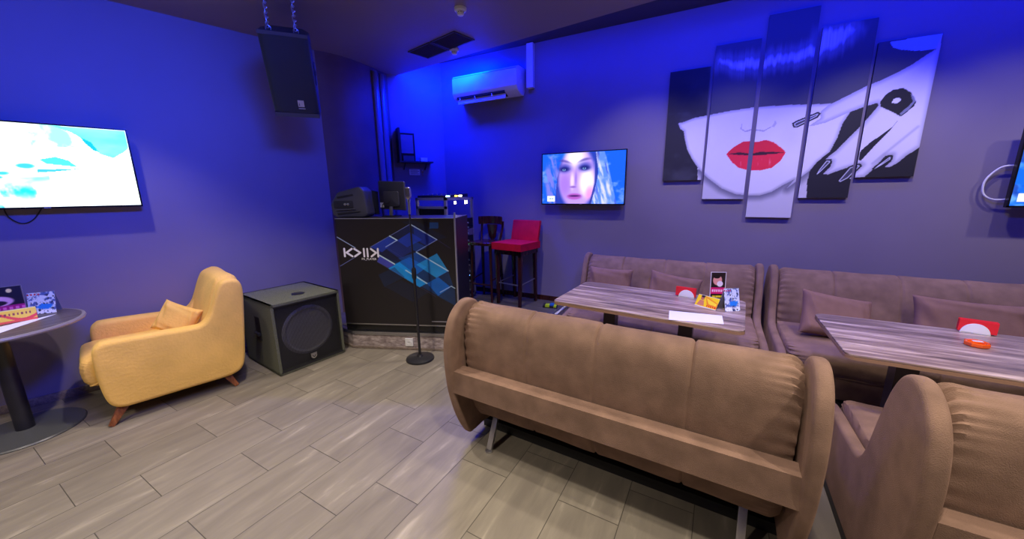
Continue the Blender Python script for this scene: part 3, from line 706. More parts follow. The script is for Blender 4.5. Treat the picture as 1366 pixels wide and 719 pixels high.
def art_bluewhite(seed):
    def g(w, h):
        def f(X, Z):
            u, v = X/w, Z/h; n = fbm(u*7+seed, v*9+seed*2); n2 = fbm(u*16+5, v*13+seed)
            c = np.zeros(X.shape+(3,))+np.array([.80, .84, .92])
            c = mix(c, (.32, .40, .66), sstep(.5, .56, n)); c = mix(c, (.12, .14, .30), sstep(.6, .66, n2))
            c = mix(c, (.15, .50, .88), 1-sstep(.8, 1.1, np.hypot((u-.6)/.28, (v-.33)/.13)+(n2-.5)))
            c = mix(c, (.93, .95, .98), (v < .16) & (n2 < .55)); c = mix(c, (.75, .2, .3), (v > .86) & (v < .93) & (u < .45) & (np.sin(u*50) > -.2))
            return c
        return f
    return g
def art_dark(w, h):
    def f(X, Z):
        u, v = X/w, Z/h; c = np.zeros(X.shape+(3,))+np.array([.10, .07, .09])
        c = mix(c, (.80, .62, .78), 1-sstep(.85, 1.05, np.hypot((u-.35)/.45, (v-.55)/.18)))
        c = mix(c, (.12, .08, .10), 1-sstep(.85, 1.05, np.hypot((u-.25)/.40, (v-.50)/.10)))
        c = mix(c, (.62, .10, .45), (v > .22) & (v < .42)); c = mix(c, (.86, .4, .7), (v > .28) & (v < .36) & (np.sin(u*48) > -.2))
        c = mix(c, (.85, .78, .15), (v > .05) & (v < .13) & (u > .1) & (np.sin(u*60) > -.5))
        c = mix(c, (.9, .85, .6), 1-sstep(.7, 1.1, np.hypot((u-.72)/.07, (v-.86)/.07)))
        return mix(c, (.45, .42, .44), (u > .975))
    return f
def art_band(w, h):
    def f(X, Z):
        u, v = X/w, Z/h; c = np.zeros(X.shape+(3,))+np.array([.94, .80, .14])
        c = mix(c, (.88, .22, .10), np.abs(v-.5-.35*np.sin(u*5+1)) < .11); c = mix(c, (.9, .3, .12), (v < .16) & (u > .2))
        c = mix(c, (.55, .12, .1), (np.abs(v-.62) < .10) & (np.sin(u*80) > .2) & (u > .1) & (u < .9))
        return mix(c, (.95, .9, .5), v > .93)
    return f
def tent(name, label, loc, rot, w, h, spread, art, back=None, res=70):
    """folded card standing like a tent: two leaves meeting at the top"""
    t = thing(name, label, 'card', loc, rot)
    al = math.atan2(spread/2, h); sl = math.hypot(h, spread/2)
    picture('front_leaf', w, sl, res, int(res*sl/w), art(w, sl), M['print'], t, 0.0015, (0.6, 0.6, 0.6), loc=(-w/2, -spread/2, 0), rot=(-al, 0, 0))
    picture('rear_leaf', w, sl, 30, 30, (back or art)(w, sl), M['print'], t, 0.0015, (0.25, 0.25, 0.27), loc=(w/2, spread/2, 0), rot=(-al, 0, R(180)))
    return t
# upright flyer in a stand, yellow tent card, blue and white tent card (flyer table)
fl = thing('table_flyer', 'tall dark and pink flyer standing upright on the flyer table', 'flyer', (0.125, 2.915, 0.7505), R(22))
picture('printed_sheet', 0.105, 0.215, 60, 120, art_flyer(0.105, 0.215), M['print'], fl, 0.003, (0.7, 0.7, 0.7), loc=(-0.0525, 0, 0.012), rot=(R(-5), 0, 0))
m = MB(); m.box(-0.055, 0.055, -0.025, 0.035, 0, 0.012, 0.002); m.build('stand_foot', M['white'], fl)
tent('tent_card', 'yellow tent card lying low in front of the tall flyer', (0.072, 2.80, 0.7505), R(-33), 0.155, 0.075, 0.085, art_yellow)
tent('tent_card', 'blue and white tent card at the right of the tall flyer', (0.195, 2.79, 0.7505), R(32), 0.105, 0.150, 0.08, art_bluewhite(2), lambda w, h: (lambda X, Z: np.zeros(X.shape+(3,))+np.array([.22, .22, .2])))

# ================================================================== ROUND TABLE AT THE LEFT EDGE
RTX, RTY = -3.945, 0.395
rt = thing('round_table', 'round dark-topped table on a black column at the left edge', 'table', (RTX, RTY, 0))
m = MB(); m.lathe([(0, 0.722), (0.36, 0.722), (0.385, 0.726), (0.39, 0.736), (0.386, 0.747), (0.372, 0.7485), (0, 0.7485)], 72); m.build('edge_ring', M['redge'], rt)
m = MB(); m.lathe([(0, 0.7487), (0.371, 0.7487), (0.371, 0.75), (0, 0.75)], 72); m.build('tabletop', M['rtable'], rt)
m = MB(); m.lathe([(0.043, 0.02), (0.043, 0.715), (0.12, 0.718), (0.12, 0.7215), (0, 0.7215)], 32); m.build('column', M['blackmetal'], rt)
m = MB(); m.lathe([(0.27, 0), (0.272, 0.006), (0.265, 0.014), (0.08, 0.022), (0.046, 0.03), (0, 0.03)], 64); m.build('base_plate', M['baseplate'], rt)
tent('tent_card', 'dark pink-striped tent card on the round table', (-4.15, 0.475, 0.7505), R(76), 0.20, 0.215, 0.09, art_dark)
tent('tent_card', 'yellow and red striped tent card on the round table', (-3.985, 0.475, 0.7505), R(78), 0.215, 0.082, 0.07, art_band)
tent('tent_card', 'blue and white tent card at the wall side of the round table', (-4.10, 0.640, 0.7505), R(58), 0.13, 0.150, 0.08, art_bluewhite(9), lambda w, h: (lambda X, Z: np.zeros(X.shape+(3,))+np.array([.07, .08, .16])))
m = MB(); pp = [(-3.71, 0.41), (-3.965, 0.655), (-3.935, 0.35), (-3.80, 0.21)]
pp = [(-3.705, 0.375), (-3.965, 0.658), (-3.905, 0.435), (-3.86, 0.27)]
m.prism(pp, 'Z', 0.7503, 0.7515); tag(m.build('menu_sheet', M['paper'], None, 0), 'white paper sheet lying on the round table', 'paper')
a2 = thing('ashtray', 'orange glass ashtray on the round table, cut by the left edge of the photo', 'ashtray', (-3.90, 0.30, 0.752))
m = MB(); m.lathe([(0.030, 0), (0.036, 0.005), (0.037, 0.018), (0.032, 0.02), (0.026, 0.018), (0.022, 0.008), (0, 0.007)], 8); m.build('bowl', M['orange'], a2, 25)

# ================================================================== YELLOW ARMCHAIR (local: x across, +x near side; y from front to back)
AC_ = thing('armchair', 'mustard yellow armchair on wooden legs beside the round table', 'armchair', (-3.825, 0.753, 0), R(-13))
SIDE = [(0.035,.145),(0.008,.21),(-0.005,.36),(-0.002,.53),(0.03,.59),(0.09,.603),(0.30,.592),(0.50,.578),(0.57,.585),(0.62,.64),(0.66,.74),(0.695,.83),(0.73,.885),(0.79,.90),(0.845,.875),(0.862,.79),(0.845,.60),(0.82,.38),(0.80,.23),(0.775,.155),(0.725,.118),(0.64,.107),(0.40,.11),(0.16,.113),(0.085,.118)]
for x0 in (-0.37, 0.26):
    m = MB(); m.round_slab(spline(SIDE, 4), x0, x0+0.11, 0.03); m.build('arm', M['yellow'], AC_, 50)
BK = [(0.56,.42),(0.60,.56),(0.645,.72),(0.69,.85),(0.725,.905),(0.79,.925),(0.845,.895),(0.855,.80),(0.84,.60),(0.81,.35),(0.775,.14),(0.62,.14)]
cushion_mb(BK, -0.30, 0.30, [], 1.0, nx=60, seed=3, gather=0.006).build('backrest', M['yellow'], AC_, 60)
SC_ = [(-0.055,.30),(-0.075,.36),(-0.07,.44),(-0.03,.475),(0.10,.48),(0.35,.47),(0.58,.455),(0.60,.40),(0.58,.29),(0.02,.275)]
cushion_mb(SC_, -0.262, 0.262, [], 1.0, nx=60, seed=8, gather=0.008).build('seat_cushion', M['yellow'], AC_, 60)
m = MB(); m.box(-0.265, 0.265, 0.03, 0.74, 0.15, 0.285, 0.02); m.build('seat_base', M['yellow'], AC_)
for sx in (-1, 1):
    m = MB(); m.beam((sx*0.29, 0.09, 0.125), (sx*0.335, 0.0, 0), 0.065, 0.055, 0.006, 0.035, 0.03); m.build('leg', M['beech'], AC_)
    m = MB(); m.beam((sx*0.29, 0.66, 0.125), (sx*0.335, 0.72, 0), 0.065, 0.055, 0.006, 0.035, 0.03); m.build('leg', M['beech'], AC_)
p = pillow('small mustard pillow in the yellow armchair', (-3.66, 1.195, 0.590), (R(-22), R(24), R(38)), 0.27, 0.24, 0.10, 6); p.data.materials[0] = M['yellow']

# ================================================================== SUBWOOFER (local: front towards -y)
sub = thing('subwoofer', 'large carpet-covered subwoofer with a round cone standing on the floor', 'speaker', (-3.112, 1.922, 0), R(83))
w, h, dp = 0.60, 0.645, 0.66
m = MB()
for q in ((-w/2, w/2, 0, dp, 0.008, 0.03), (-w/2, w/2, 0, dp, h-0.022, h), (-w/2, -w/2+0.022, 0, dp, 0.008, h), (w/2-0.022, w/2, 0, dp, 0.008, h), (-w/2, w/2, dp-0.022, dp, 0.008, h)):
    m.box(*q, 0.008, 2)
m.build('cabinet', M['carpet'], sub, 50)
m = MB(); nn = 48
ring = [(0.225*math.cos(2*math.pi*k/nn), 0.335+0.225*math.sin(2*math.pi*k/nn)) for k in range(nn)]
t_ = MB(); o_ = [t_.bm.verts.new((x, 0.045, z)) for x, z in ((-w/2+.022, .03), (w/2-.022, .03), (w/2-.022, h-.022), (-w/2+.022, h-.022))]; i_ = [t_.bm.verts.new((x, 0.045, z)) for x, z in ring]
ee = [t_.bm.edges.new((o_[k], o_[(k+1) % 4])) for k in range(4)]+[t_.bm.edges.new((i_[k], i_[(k+1) % nn])) for k in range(nn)]
bmesh.ops.triangle_fill(t_.bm, edges=ee, use_beauty=True); m.merge(t_); m.build('baffle', M['spkbox'], sub, 0)
RX = lambda z: Matrix.Translation((0, 0.045, z)) @ Matrix.Rotation(R(90), 4, 'X')
m = MB(); m.lathe([(0.228, 0.0), (0.222, 0.006), (0.205, 0.012), (0.19, 0.004), (0.182, -0.006), (0.08, -0.065)], 56, M4=RX(0.335)); m.build('cone', M['cone'], sub)
m = MB(); m.lathe([(0.082, -0.062), (0.07, -0.040), (0.045, -0.026), (0, -0.02)], 40, M4=RX(0.335)); m.build('dust_cap', M['black'], sub)
# the front is an open mesh: thin wires let the cone show through
g = MB()
for k in range(70):
    x = -w/2+0.026+k*(w-0.052)/69; g.box(x-0.0009, x+0.0009, 0.008, 0.0095, 0.028, h-0.02)
for k in range(76):
    z = 0.03+k*(h-0.052)/75; g.box(-w/2+0.024, w/2-0.024, 0.0095, 0.011, z-0.0009, z+0.0009)
g.build('grille', M['subgrille'], sub, 0)
m = MB(); m.box(-w/2+0.018, w/2-0.018, -0.002, 0.008, 0.022, 0.034); m.box(-w/2+0.018, w/2-0.018, -0.002, 0.008, h-0.03, h-0.02); build_parts(m, 'grille_frame', M['blackmetal'], sub, 0)
m = MB(); m.prism(spline([(-0.026, 0.105), (-0.024, 0.075), (0.0, 0.058), (0.024, 0.075), (0.026, 0.105)], 4, False), 'Y', -0.003, 0.008, 0.001); m.box(-0.028, 0.028, -0.003, 0.008, 0.105, 0.112); m.build('badge', M['steel'], sub)
m = MB(); m.tube(spline([(-0.014, -0.004, 0.092), (0.0, -0.004, 0.074), (0.014, -0.004, 0.092)], 4, False), 0.003, 6); m.build('badge_mark', M['black'], sub)
hm = MB(); hm.box(-w/2-0.002, -w/2+0.003, 0.26, 0.36, 0.27, 0.49, 0.0); hd = hm.build('handle_plate', M['black'], sub, 0)
m = MB(); m.tube([(-w/2-0.012, 0.27, 0.335), (-w/2-0.012, 0.35, 0.335)], 0.016, 12); m.box(-w/2-0.008, -w/2, 0.265, 0.355, 0.278, 0.312, 0.004); m.build('handle_grip', M['blackmetal'], hd)
m = MB(); m.lathe([(0.055, h-0.001), (0.055, h+0.004), (0.030, h+0.005), (0.026, h+0.001), (0, h+0.001)], 28, 0.02, 0.20); m.build('pole_cup', M['black'], sub)
for sx in (-0.25, 0.25):
    for y in (0.05, dp-0.05):
        m = MB(); m.lathe([(0.018, 0), (0.02, 0.009)], 16, sx, y); m.build('foot', M['black'], sub)

# ================================================================== HANGING SPEAKER (local: front -y, hung from its top edge)
HS = thing('hanging_speaker', 'black loudspeaker hanging on two chains below the ceiling, tilted down', 'speaker', (-2.88, 1.86, 2.72), (R(27), 0, R(48.7)))
m = MB(); m.prism([(-0.165, 0.012), (0.165, 0.012), (0.165, 0.16), (0.11, 0.31), (-0.11, 0.31), (-0.165, 0.16)], 'Z', -0.60, 0.0, 0.010, 3); m.build('cabinet', M['spkbox'], HS)
m = MB()
P = []
for i in range(25):
    x = -0.158+0.316*i/24; P.append([(x, 0.012-0.020*(1-(x/0.158)**4)**0.5 if abs(x) < 0.158 else 0.012, z) for z in (-0.565, -0.02)])
m.grid(P); m.build('grille', M['grille'], HS, 60)
m = MB(); m.box(-0.162, 0.162, -0.006, 0.014, -0.60, -0.568, 0.005); m.box(-0.162, 0.162, -0.006, 0.014, -0.022, 0.002, 0.005); build_parts(m, 'front_trim', M['spkbox'], HS)
bd = MB().box(0.018, 0.062, -0.0135, -0.009, -0.515, -0.465, 0.002).build('badge', M['alu'], HS)
m = MB(); m.tube([(0.028, -0.0145, -0.505), (0.028, -0.0145, -0.475), (0.050, -0.0145, -0.505), (0.050, -0.0145, -0.475)], 0.0035, 6); m.build('badge_mark', M['black'], bd)
m = MB(); m.box(0.018, 0.066, -0.0125, -0.009, -0.532, -0.526); m.build('badge_caption', M['alu'], HS, 0)
m = MB(); m.box(0.1655, 0.172, 0.06, 0.13, -0.36, -0.20, 0.004); m.box(0.1655, 0.176, 0.075, 0.115, -0.29, -0.26, 0.003); m.build('handle', M['black'], HS)
for x in (-0.095, 0.085):
    m = MB(); m.tube([(x-0.016, 0.06, 0.0), (x-0.016, 0.06, 0.018), (x, 0.06, 0.032), (x+0.016, 0.06, 0.018), (x+0.016, 0.06, 0.0)], 0.004, 8); m.build('eye_bolt', M['chain'], HS)
hsm = Matrix.Translation((-2.88, 1.86, 2.72)) @ Matrix.Rotation(R(48.7), 4, 'Z') @ Matrix.Rotation(R(27), 4, 'X')
for x, lab in ((-0.095, 'galvanised chain holding the speaker, the one nearer the left wall'), (0.085, 'galvanised chain holding the speaker, the one nearer the corner')):
    p = hsm @ Vector((x, 0.06, 0.026)); ch = thing('hanging_chain', lab, 'chain', (p.x, p.y, p.z-0.006))
    top = ZC-p.z+0.006; nl = max(6, round((top-0.02)/0.030)); step = (top-0.012)/nl; m = MB()
    for k in range(nl):
        z = 0.012+step*k; r_ = 0.011; ang = 90*(k % 2)+35; L_ = step*0.5
        pts = [(r_*math.cos(R(a_)), 0, (L_ if a_ <= 180 else -L_)*0.8+r_*math.sin(R(a_))) for a_ in range(0, 361, 30)]
        q = Matrix.Rotation(R(ang), 3, 'Z'); m.tube([q @ Vector(pt)+Vector((0, 0, z)) for pt in pts], 0.0042, 7)
    build_parts(m, 'chain_link', M['chain'], ch, 60)
    m = MB(); m.lathe([(0.022, top-0.008), (0.022, top-0.001)], 20); m.lathe([(0.006, top-0.045), (0.006, top-0.008)], 10); build_parts(m, 'ceiling_hook', M['chain'], ch)

# ================================================================== TELEVISIONS
def art_left(w, h):
    def f(X, Z):
        u, v = X/w, Z/h; n = fbm(u*6, v*7); n2 = fbm(u*14+3, v*6+1); c = np.ones(X.shape+(3,))*np.array([.95, .99, .97])
        tq = inpoly(u, v, [(.62, 1), (.71, .93), (.80, .80), (.83, .68), (.90, .63), (.97, .72), (1, .78), (1, 1)])
        c = mix(c, (.25, .88, .90), tq*(0.55+0.45*n)); c = mix(c, (.08, .62, .80), inpoly(u, v, [(.75, .88), (.80, .82), (.83, .70), (.80, .72), (.76, .82)])*1.0)
        c = mix(c, (.35, .93, .92), ((v > .74) & (u > .50) & (u < .72))*sstep(.42, .6, n2)*0.7)
        c = mix(c, (.10, .78, .86), inpoly(u, v, [(.52, .58), (.55, .53), (.70, .50), (.66, .58), (.60, .62)])*.8)
        c = mix(c, (.05, .55, .75), inpoly(u, v, [(.50, .46), (.72, .48), (.60, .44), (.50, .42)])*.8)
        for (a_, b2, r_) in ((.34, .41, .03), (.28, .34, .025), (.31, .36, .02), (.24, .38, .02), (.45, .50, .03)):
            c = mix(c, (.10, .60, .74), (1-sstep(.6, 1.2, np.hypot((u-a_)/(r_*1.4), (v-b2)/r_)+(n-.5)))*.85)
        band = np.exp(-((v-.10-.10*np.sin(u*4.5))/.09)**2)*(u < .52)*sstep(.35, .6, n2); c = mix(c, (.12, .80, .86), band)
        band = np.exp(-((v-.30-.25*(u-.3))/.05)**2)*(u < .55)*sstep(.40, .6, n); c = mix(c, (.35, .88, .88), band*.8)
        c = mix(c, (.10, .62, .80), (v < .10)*(u < .36)*sstep(.40, .55, n2))
        return c
    return f
def art_mid(w, h):
    def f(X, Z):
        u, v = X/w, Z/h; n = fbm(u*9, v*8); st_ = fbm(u*30+v*5, v*3.5); c = np.zeros(X.shape+(3,))+np.array([.10, .36, .92])
        c = mix(c, (.48, .62, .98), sstep(.45, .7, n)*.75)
        c = mix(c, (.45, .46, .86), (1-sstep(.8, 1.3, np.hypot((u-.14)/.10, (v-.45)/.5)))*sstep(.35, .6, st_))
        # head and hair
        c = mix(c, (.16, .20, .62), inpoly(u, v, [(.17, .0), (.19, .5), (.25, .88), (.32, 1), (.70, 1), (.69, .5), (.62, .0)])*.8)
        face = np.hypot((u-.44)/.245, (v-.50)/.66); inf = 1-sstep(.80, 1.04, face); c = mix(c, (.72, .58, .93), inf)
        c = mix(c, (.99, .96, 1), (1-sstep(.3, 1.1, np.hypot((u-.565)/.12, (v-.42)/.36)))*inf); c = mix(c, (.95, .90, 1), 1-sstep(.3, 1.2, np.hypot((u-.42)/.15, (v-.92)/.24)))
        c = mix(c, (.60, .42, .84), (1-sstep(.2, 1.1, np.hypot((u-.29)/.11, (v-.38)/.36)))*inf*.75); c = mix(c, (.95, .50, .78), (1-sstep(.2, 1.1, np.hypot((u-.60)/.07, (v-.22)/.2)))*inf*.7)
        c = mix(c, (.93, .84, .99), (1-sstep(.2, 1.1, np.hypot((u-.385)/.035, (v-.45)/.22)))*.8)
        for ex, ey, sg in ((.285, .69, -1), (.535, .705, 1)):
            c = mix(c, (.22, .24, .66), (1-sstep(.15, 1.15, np.hypot((u-ex)/.115, (v-ey-.02)/.125)))*.9); c = mix(c, (.10, .12, .42), (1-sstep(.3, 1.2, np.hypot((u-ex)/.075, (v-ey)/.055)))*.9)
            c = mix(c, (.62, .82, 1), (1-sstep(.3, 1.1, np.hypot((u-ex+.005)/.026, (v-ey+.012)/.028)))*.9); c = mix(c, (.05, .08, .3), (1-sstep(.3, 1.1, np.hypot((u-ex+.005)/.012, (v-ey+.008)/.022))))
            c = mix(c, (.28, .24, .60), (1-sstep(.2, 1.2, np.hypot((u-ex)/.10, (v-ey-.16-.35*sg*(u-ex)+3*(u-ex)**2)/.035)))*.7)
        c = mix(c, (.48, .34, .76), (1-sstep(.2, 1.2, np.hypot((u-.43)/.02, (v-.50)/.20)))*.5); c = mix(c, (.42, .26, .64), (1-sstep(.2, 1.2, np.hypot((u-.395)/.05, (v-.335)/.03)))*.7)
        c = mix(c, (.66, .34, .74), 1-sstep(.6, 1.15, np.hypot((u-.415)/.105, (v-.145)/.072))); c = mix(c, (.24, .10, .38), (1-sstep(.4, 1.2, np.hypot((u-.415)/.085, (v-.155)/.022)))*.9)
        c = mix(c, (.16, .22, .62), inpoly(u, v, [(.655, 1), (.695, 1), (.685, .5), (.66, .2), (.63, 0), (.60, 0), (.655, .4)])*.85)
        # fair hair on the right
        hr = inpoly(u, v, [(.66, 1), (.70, .6), (.66, .25), (.62, 0), (.92, 0), (.86, .4), (.80, .8), (.76, 1)]); c = mix(c, (.80, .80, .98), hr*(.35+.65*sstep(.35, .62, st_)))
        c = mix(c, (.20, .30, .80), hr*sstep(.55, .66, fbm(u*38+v*6+9, v*3))*.7)
        c = mix(c, (.96, .97, 1), (u > .065) & (u < .165) & (v > .045) & (v < .155)); c = mix(c, (.2, .5, .6), (u > .085) & (u < .15) & (v > .085) & (v < .115) & (np.sin(u*600) > -.2))
        return c
    return f
def art_right(w, h):
    def f(X, Z):
        u, v = X/w, Z/h; n = fbm(u*6, v*6); c = np.zeros(X.shape+(3,))+np.array([.10, .40, .92]); c = mix(c, (.45, .68, 1), sstep(.42, .6, n)*.8); c = mix(c, (.08, .2, .6), sstep(.55, .68, fbm(u*9+4, v*5))*.7)
        return mix(c, (.96, .97, 1), (u > .035) & (u < .12) & (v > .05) & (v < .155))
    return f
def television(label, loc, rot, w, h, art, mat, gap=0.10):
    t = thing('television', label, 'television', loc, rot)
    b = 0.010
    m = MB(); m.box(-w/2, w/2, 0.002, 0.035, 0, h, 0.004); m.box(-w*0.32, w*0.32, 0.034, 0.060, h*0.12, h*0.62, 0.008); m.build('back_cover', M['screenframe'], t)
    m = MB(); m.box(-w/2, -w/2+b, -0.004, 0.004, 0, h); m.box(w/2-b, w/2, -0.004, 0.004, 0, h); m.box(-w/2, w/2, -0.004, 0.004, h-b, h); m.box(-w/2, w/2, -0.004, 0.004, 0, b*1.3); m.build('bezel', M['screenframe'], t, 0)
    picture('screen', w-2*b, h-2.3*b, 220, 126, art(w-2*b, h-2.3*b), mat, t, 0.003, (0, 0, 0), loc=(-w/2+b, 0, b*1.3))
    m = MB(); m.box(-0.016, 0.016, -0.005, -0.004, 0.003, 0.008); m.build('maker_mark', M['alu'], t, 0)
    m = MB(); m.box(-0.11, 0.11, 0.058, 0.064, h*0.25, h*0.75, 0.001); m.box(-0.05, 0.05, 0.06, gap-0.004, h*0.42, h*0.58, 0.002); m.box(-0.12, 0.12, gap-0.006, gap-0.001, h*0.28, h*0.72); m.build('wall_bracket', M['blackmetal'], t)
    return t
lp = LW(-0.495, 0.105, 1.472)
television('television on the left wall showing a bright white and turquoise picture', lp, R(90)-TA, 0.975, 0.588, art_left, M['screenA'], 0.10)
television('television on the right wall showing a fair-haired face', (-1.279, YW-0.0995, 1.400), 0, 0.975, 0.585, art_mid, M['screenB'], 0.10)
television('television cut by the right edge of the photo beside the five-panel picture', (2.435, YW-0.1295, 1.400), 0, 0.975, 0.585, art_right, M['screenB'], 0.13)
m = MB(); m.tube(spline([(1.99, YW-0.06, 1.70), (1.91, YW-0.05, 1.69), (1.85, YW-0.04, 1.60), (1.855, YW-0.04, 1.50), (1.91, YW-0.05, 1.455), (1.99, YW-0.06, 1.46)], 6, False), 0.007, 8)
tag(m.build('power_cable', M['wcable'], None, 60), 'white cable looping out from behind the television at the right edge', 'cable')
m = MB(); c0 = LW(-0.62, 0.02, 1.46)
m.tube(spline([tuple(LW(-0.70, 0.012, 1.50)), tuple(LW(-0.69, 0.010, 1.42)), tuple(LW(-0.64, 0.010, 1.37)), tuple(LW(-0.58, 0.010, 1.40)), tuple(LW(-0.52, 0.012, 1.50))], 6, False), 0.004, 8)
tag(m.build('power_cable', M['cable'], None, 60), 'thin dark cable hanging below the television on the left wall', 'cable')

# ================================================================== FIVE-PANEL PICTURE
ART = {'panels':[[(-0.43,2.684),(-0.076,2.686),(-0.073,1.648),(-0.426,1.651)],[(-0.048,2.853),(0.312,2.851),(0.296,1.459),(-0.051,1.466)],[(0.342,3.028),(0.695,3.023),(0.69,1.289),(0.339,1.294)],[(0.725,2.859),(1.064,2.861),(1.08,1.47),(0.726,1.473)],[(1.085,2.681),(1.449,2.673),(1.454,1.641),(1.105,1.639)]],
'face':[(-0.324,2.204),(-0.287,2.207),(-0.184,2.239),(-0.067,2.253),(0.103,2.272),(0.3,2.284),(0.455,2.279),(0.555,2.277),(0.7,2.264),(0.714,2.262),(0.784,2.258),(0.854,2.254),(0.933,2.231),(0.991,2.174),(0.953,2.086),(0.934,1.973),(0.898,1.859),(0.828,1.787),(0.783,1.712),(0.701,1.625),(0.633,1.557),(0.681,1.636),(0.603,1.587),(0.523,1.527),(0.438,1.496),(0.347,1.493),(0.234,1.508),(0.113,1.564),(-0.014,1.665),(-0.103,1.756),(-0.172,1.857),(-0.221,1.947),(-0.254,2.058),(-0.266,2.124),(-0.299,2.148)],
'neck':[(-0.114,1.767),(-0.014,1.665),(0.113,1.564),(0.234,1.508),(0.438,1.496),(0.603,1.587),(0.695,1.656),(0.776,1.712),(0.783,1.712),(0.774,1.612),(0.791,1.429),(0.687,1.162),(0.327,1.148),(-0.057,1.454),(-0.104,1.656)],
'lipsU':[(0.121,1.885),(0.181,1.948),(0.25,1.99),(0.304,1.992),(0.336,1.98),(0.368,1.98),(0.427,1.993),(0.49,1.967),(0.556,1.91),(0.589,1.874),(0.501,1.879),(0.361,1.875),(0.234,1.874)],
'lipsL':[(0.121,1.885),(0.234,1.874),(0.361,1.875),(0.501,1.879),(0.589,1.874),(0.557,1.801),(0.499,1.743),(0.413,1.722),(0.323,1.725),(0.237,1.753),(0.176,1.808)],
'mouth':[(0.131,1.884),(0.232,1.895),(0.325,1.877),(0.395,1.89),(0.5,1.883),(0.578,1.873),(0.502,1.865),(0.363,1.859),(0.235,1.87)],
'nose':[(0.224,2.154),(0.225,2.107),(0.258,2.084),(0.298,2.097),(0.329,2.095),(0.356,2.088),(0.401,2.077),(0.449,2.104),(0.458,2.101),(0.402,2.065),(0.357,2.076),(0.3,2.083),(0.26,2.072),(0.215,2.104)],
'noseR':[(0.477,2.156),(0.492,2.129),(0.476,2.098),(0.458,2.103),(0.472,2.131)],
'index':[(0.793,2.195),(0.838,2.242),(0.902,2.275),(0.994,2.324),(1.069,2.364),(1.143,2.392),(1.228,2.433),(1.309,2.48),(1.385,2.541),(1.428,2.572),(1.449,2.674),(1.456,2.529),(1.458,2.348),(1.459,2.125),(1.462,1.875),(1.437,1.848),(1.385,1.801),(1.347,1.752),(1.305,1.72),(1.267,1.715),(1.306,1.764),(1.303,1.815),(1.261,1.808),(1.197,1.697),(1.156,1.645),(1.107,1.636),(1.058,1.627),(1.083,1.69),(1.126,1.742),(1.116,1.752),(1.012,1.714),(0.963,1.694),(0.914,1.67),(0.878,1.676),(0.922,1.739),(0.925,1.783),(0.879,1.802),(0.94,1.867),(1.011,1.968),(1.073,2.055),(1.131,2.15),(1.163,2.206),(1.152,2.226),(1.076,2.205),(0.983,2.171),(0.904,2.132),(0.839,2.103),(0.771,2.088),(0.727,2.085),(0.799,2.142)],
'topstrip':[(1.159,2.671),(1.449,2.674),(1.428,2.572),(1.322,2.578),(1.231,2.603),(1.184,2.626)],
'dark1':[(0.991,2.174),(1.152,2.226),(1.163,2.206),(1.131,2.15),(1.073,2.055),(1.011,1.968),(0.94,1.867),(0.879,1.802),(0.898,1.859),(0.934,1.973),(0.953,2.086)],
'ring':[(1.172,2.195),(1.169,2.234),(1.19,2.28),(1.231,2.313),(1.29,2.319),(1.34,2.28),(1.38,2.21),(1.372,2.173),(1.308,2.106),(1.24,2.152)],
'ringw':[(1.238,2.216),(1.244,2.245),(1.278,2.25),(1.292,2.229),(1.27,2.207)],
'ringh':[(1.339,2.271),(1.363,2.246),(1.376,2.21),(1.345,2.153),(1.307,2.112),(1.298,2.131),(1.339,2.176),(1.36,2.212)],
'dark2':[(1.308,2.106),(1.262,2.009),(1.185,1.894),(1.113,1.774),(1.095,1.785),(1.101,1.858),(1.149,1.916),(1.219,1.982),(1.273,2.037)],
'nail0':[(0.604,2.118),(0.63,2.137),(0.775,2.197),(0.798,2.184),(0.781,2.15),(0.646,2.078),(0.618,2.08)],
'nail1':[(0.82,1.677),(0.836,1.721),(0.879,1.802),(0.918,1.798),(0.928,1.772),(0.875,1.698),(0.836,1.65)],
'nail2':[(0.974,1.611),(1.043,1.734),(1.107,1.757),(1.13,1.735),(1.113,1.71),(1.058,1.627),(1.003,1.589)],
'nail3':[(1.192,1.707),(1.215,1.738),(1.283,1.812),(1.308,1.805),(1.309,1.774),(1.257,1.726),(1.207,1.686)],
'hl':[(-0.04,2.742),(0.101,2.725),(0.303,2.704),(0.356,2.713),(0.532,2.712),(0.685,2.747),(0.712,2.84),(0.903,2.85),(0.954,2.804),(0.911,2.727),(0.828,2.667),(0.729,2.628),(0.585,2.607),(0.347,2.597),(0.227,2.591),(0.111,2.62),(-0.034,2.68)],
}
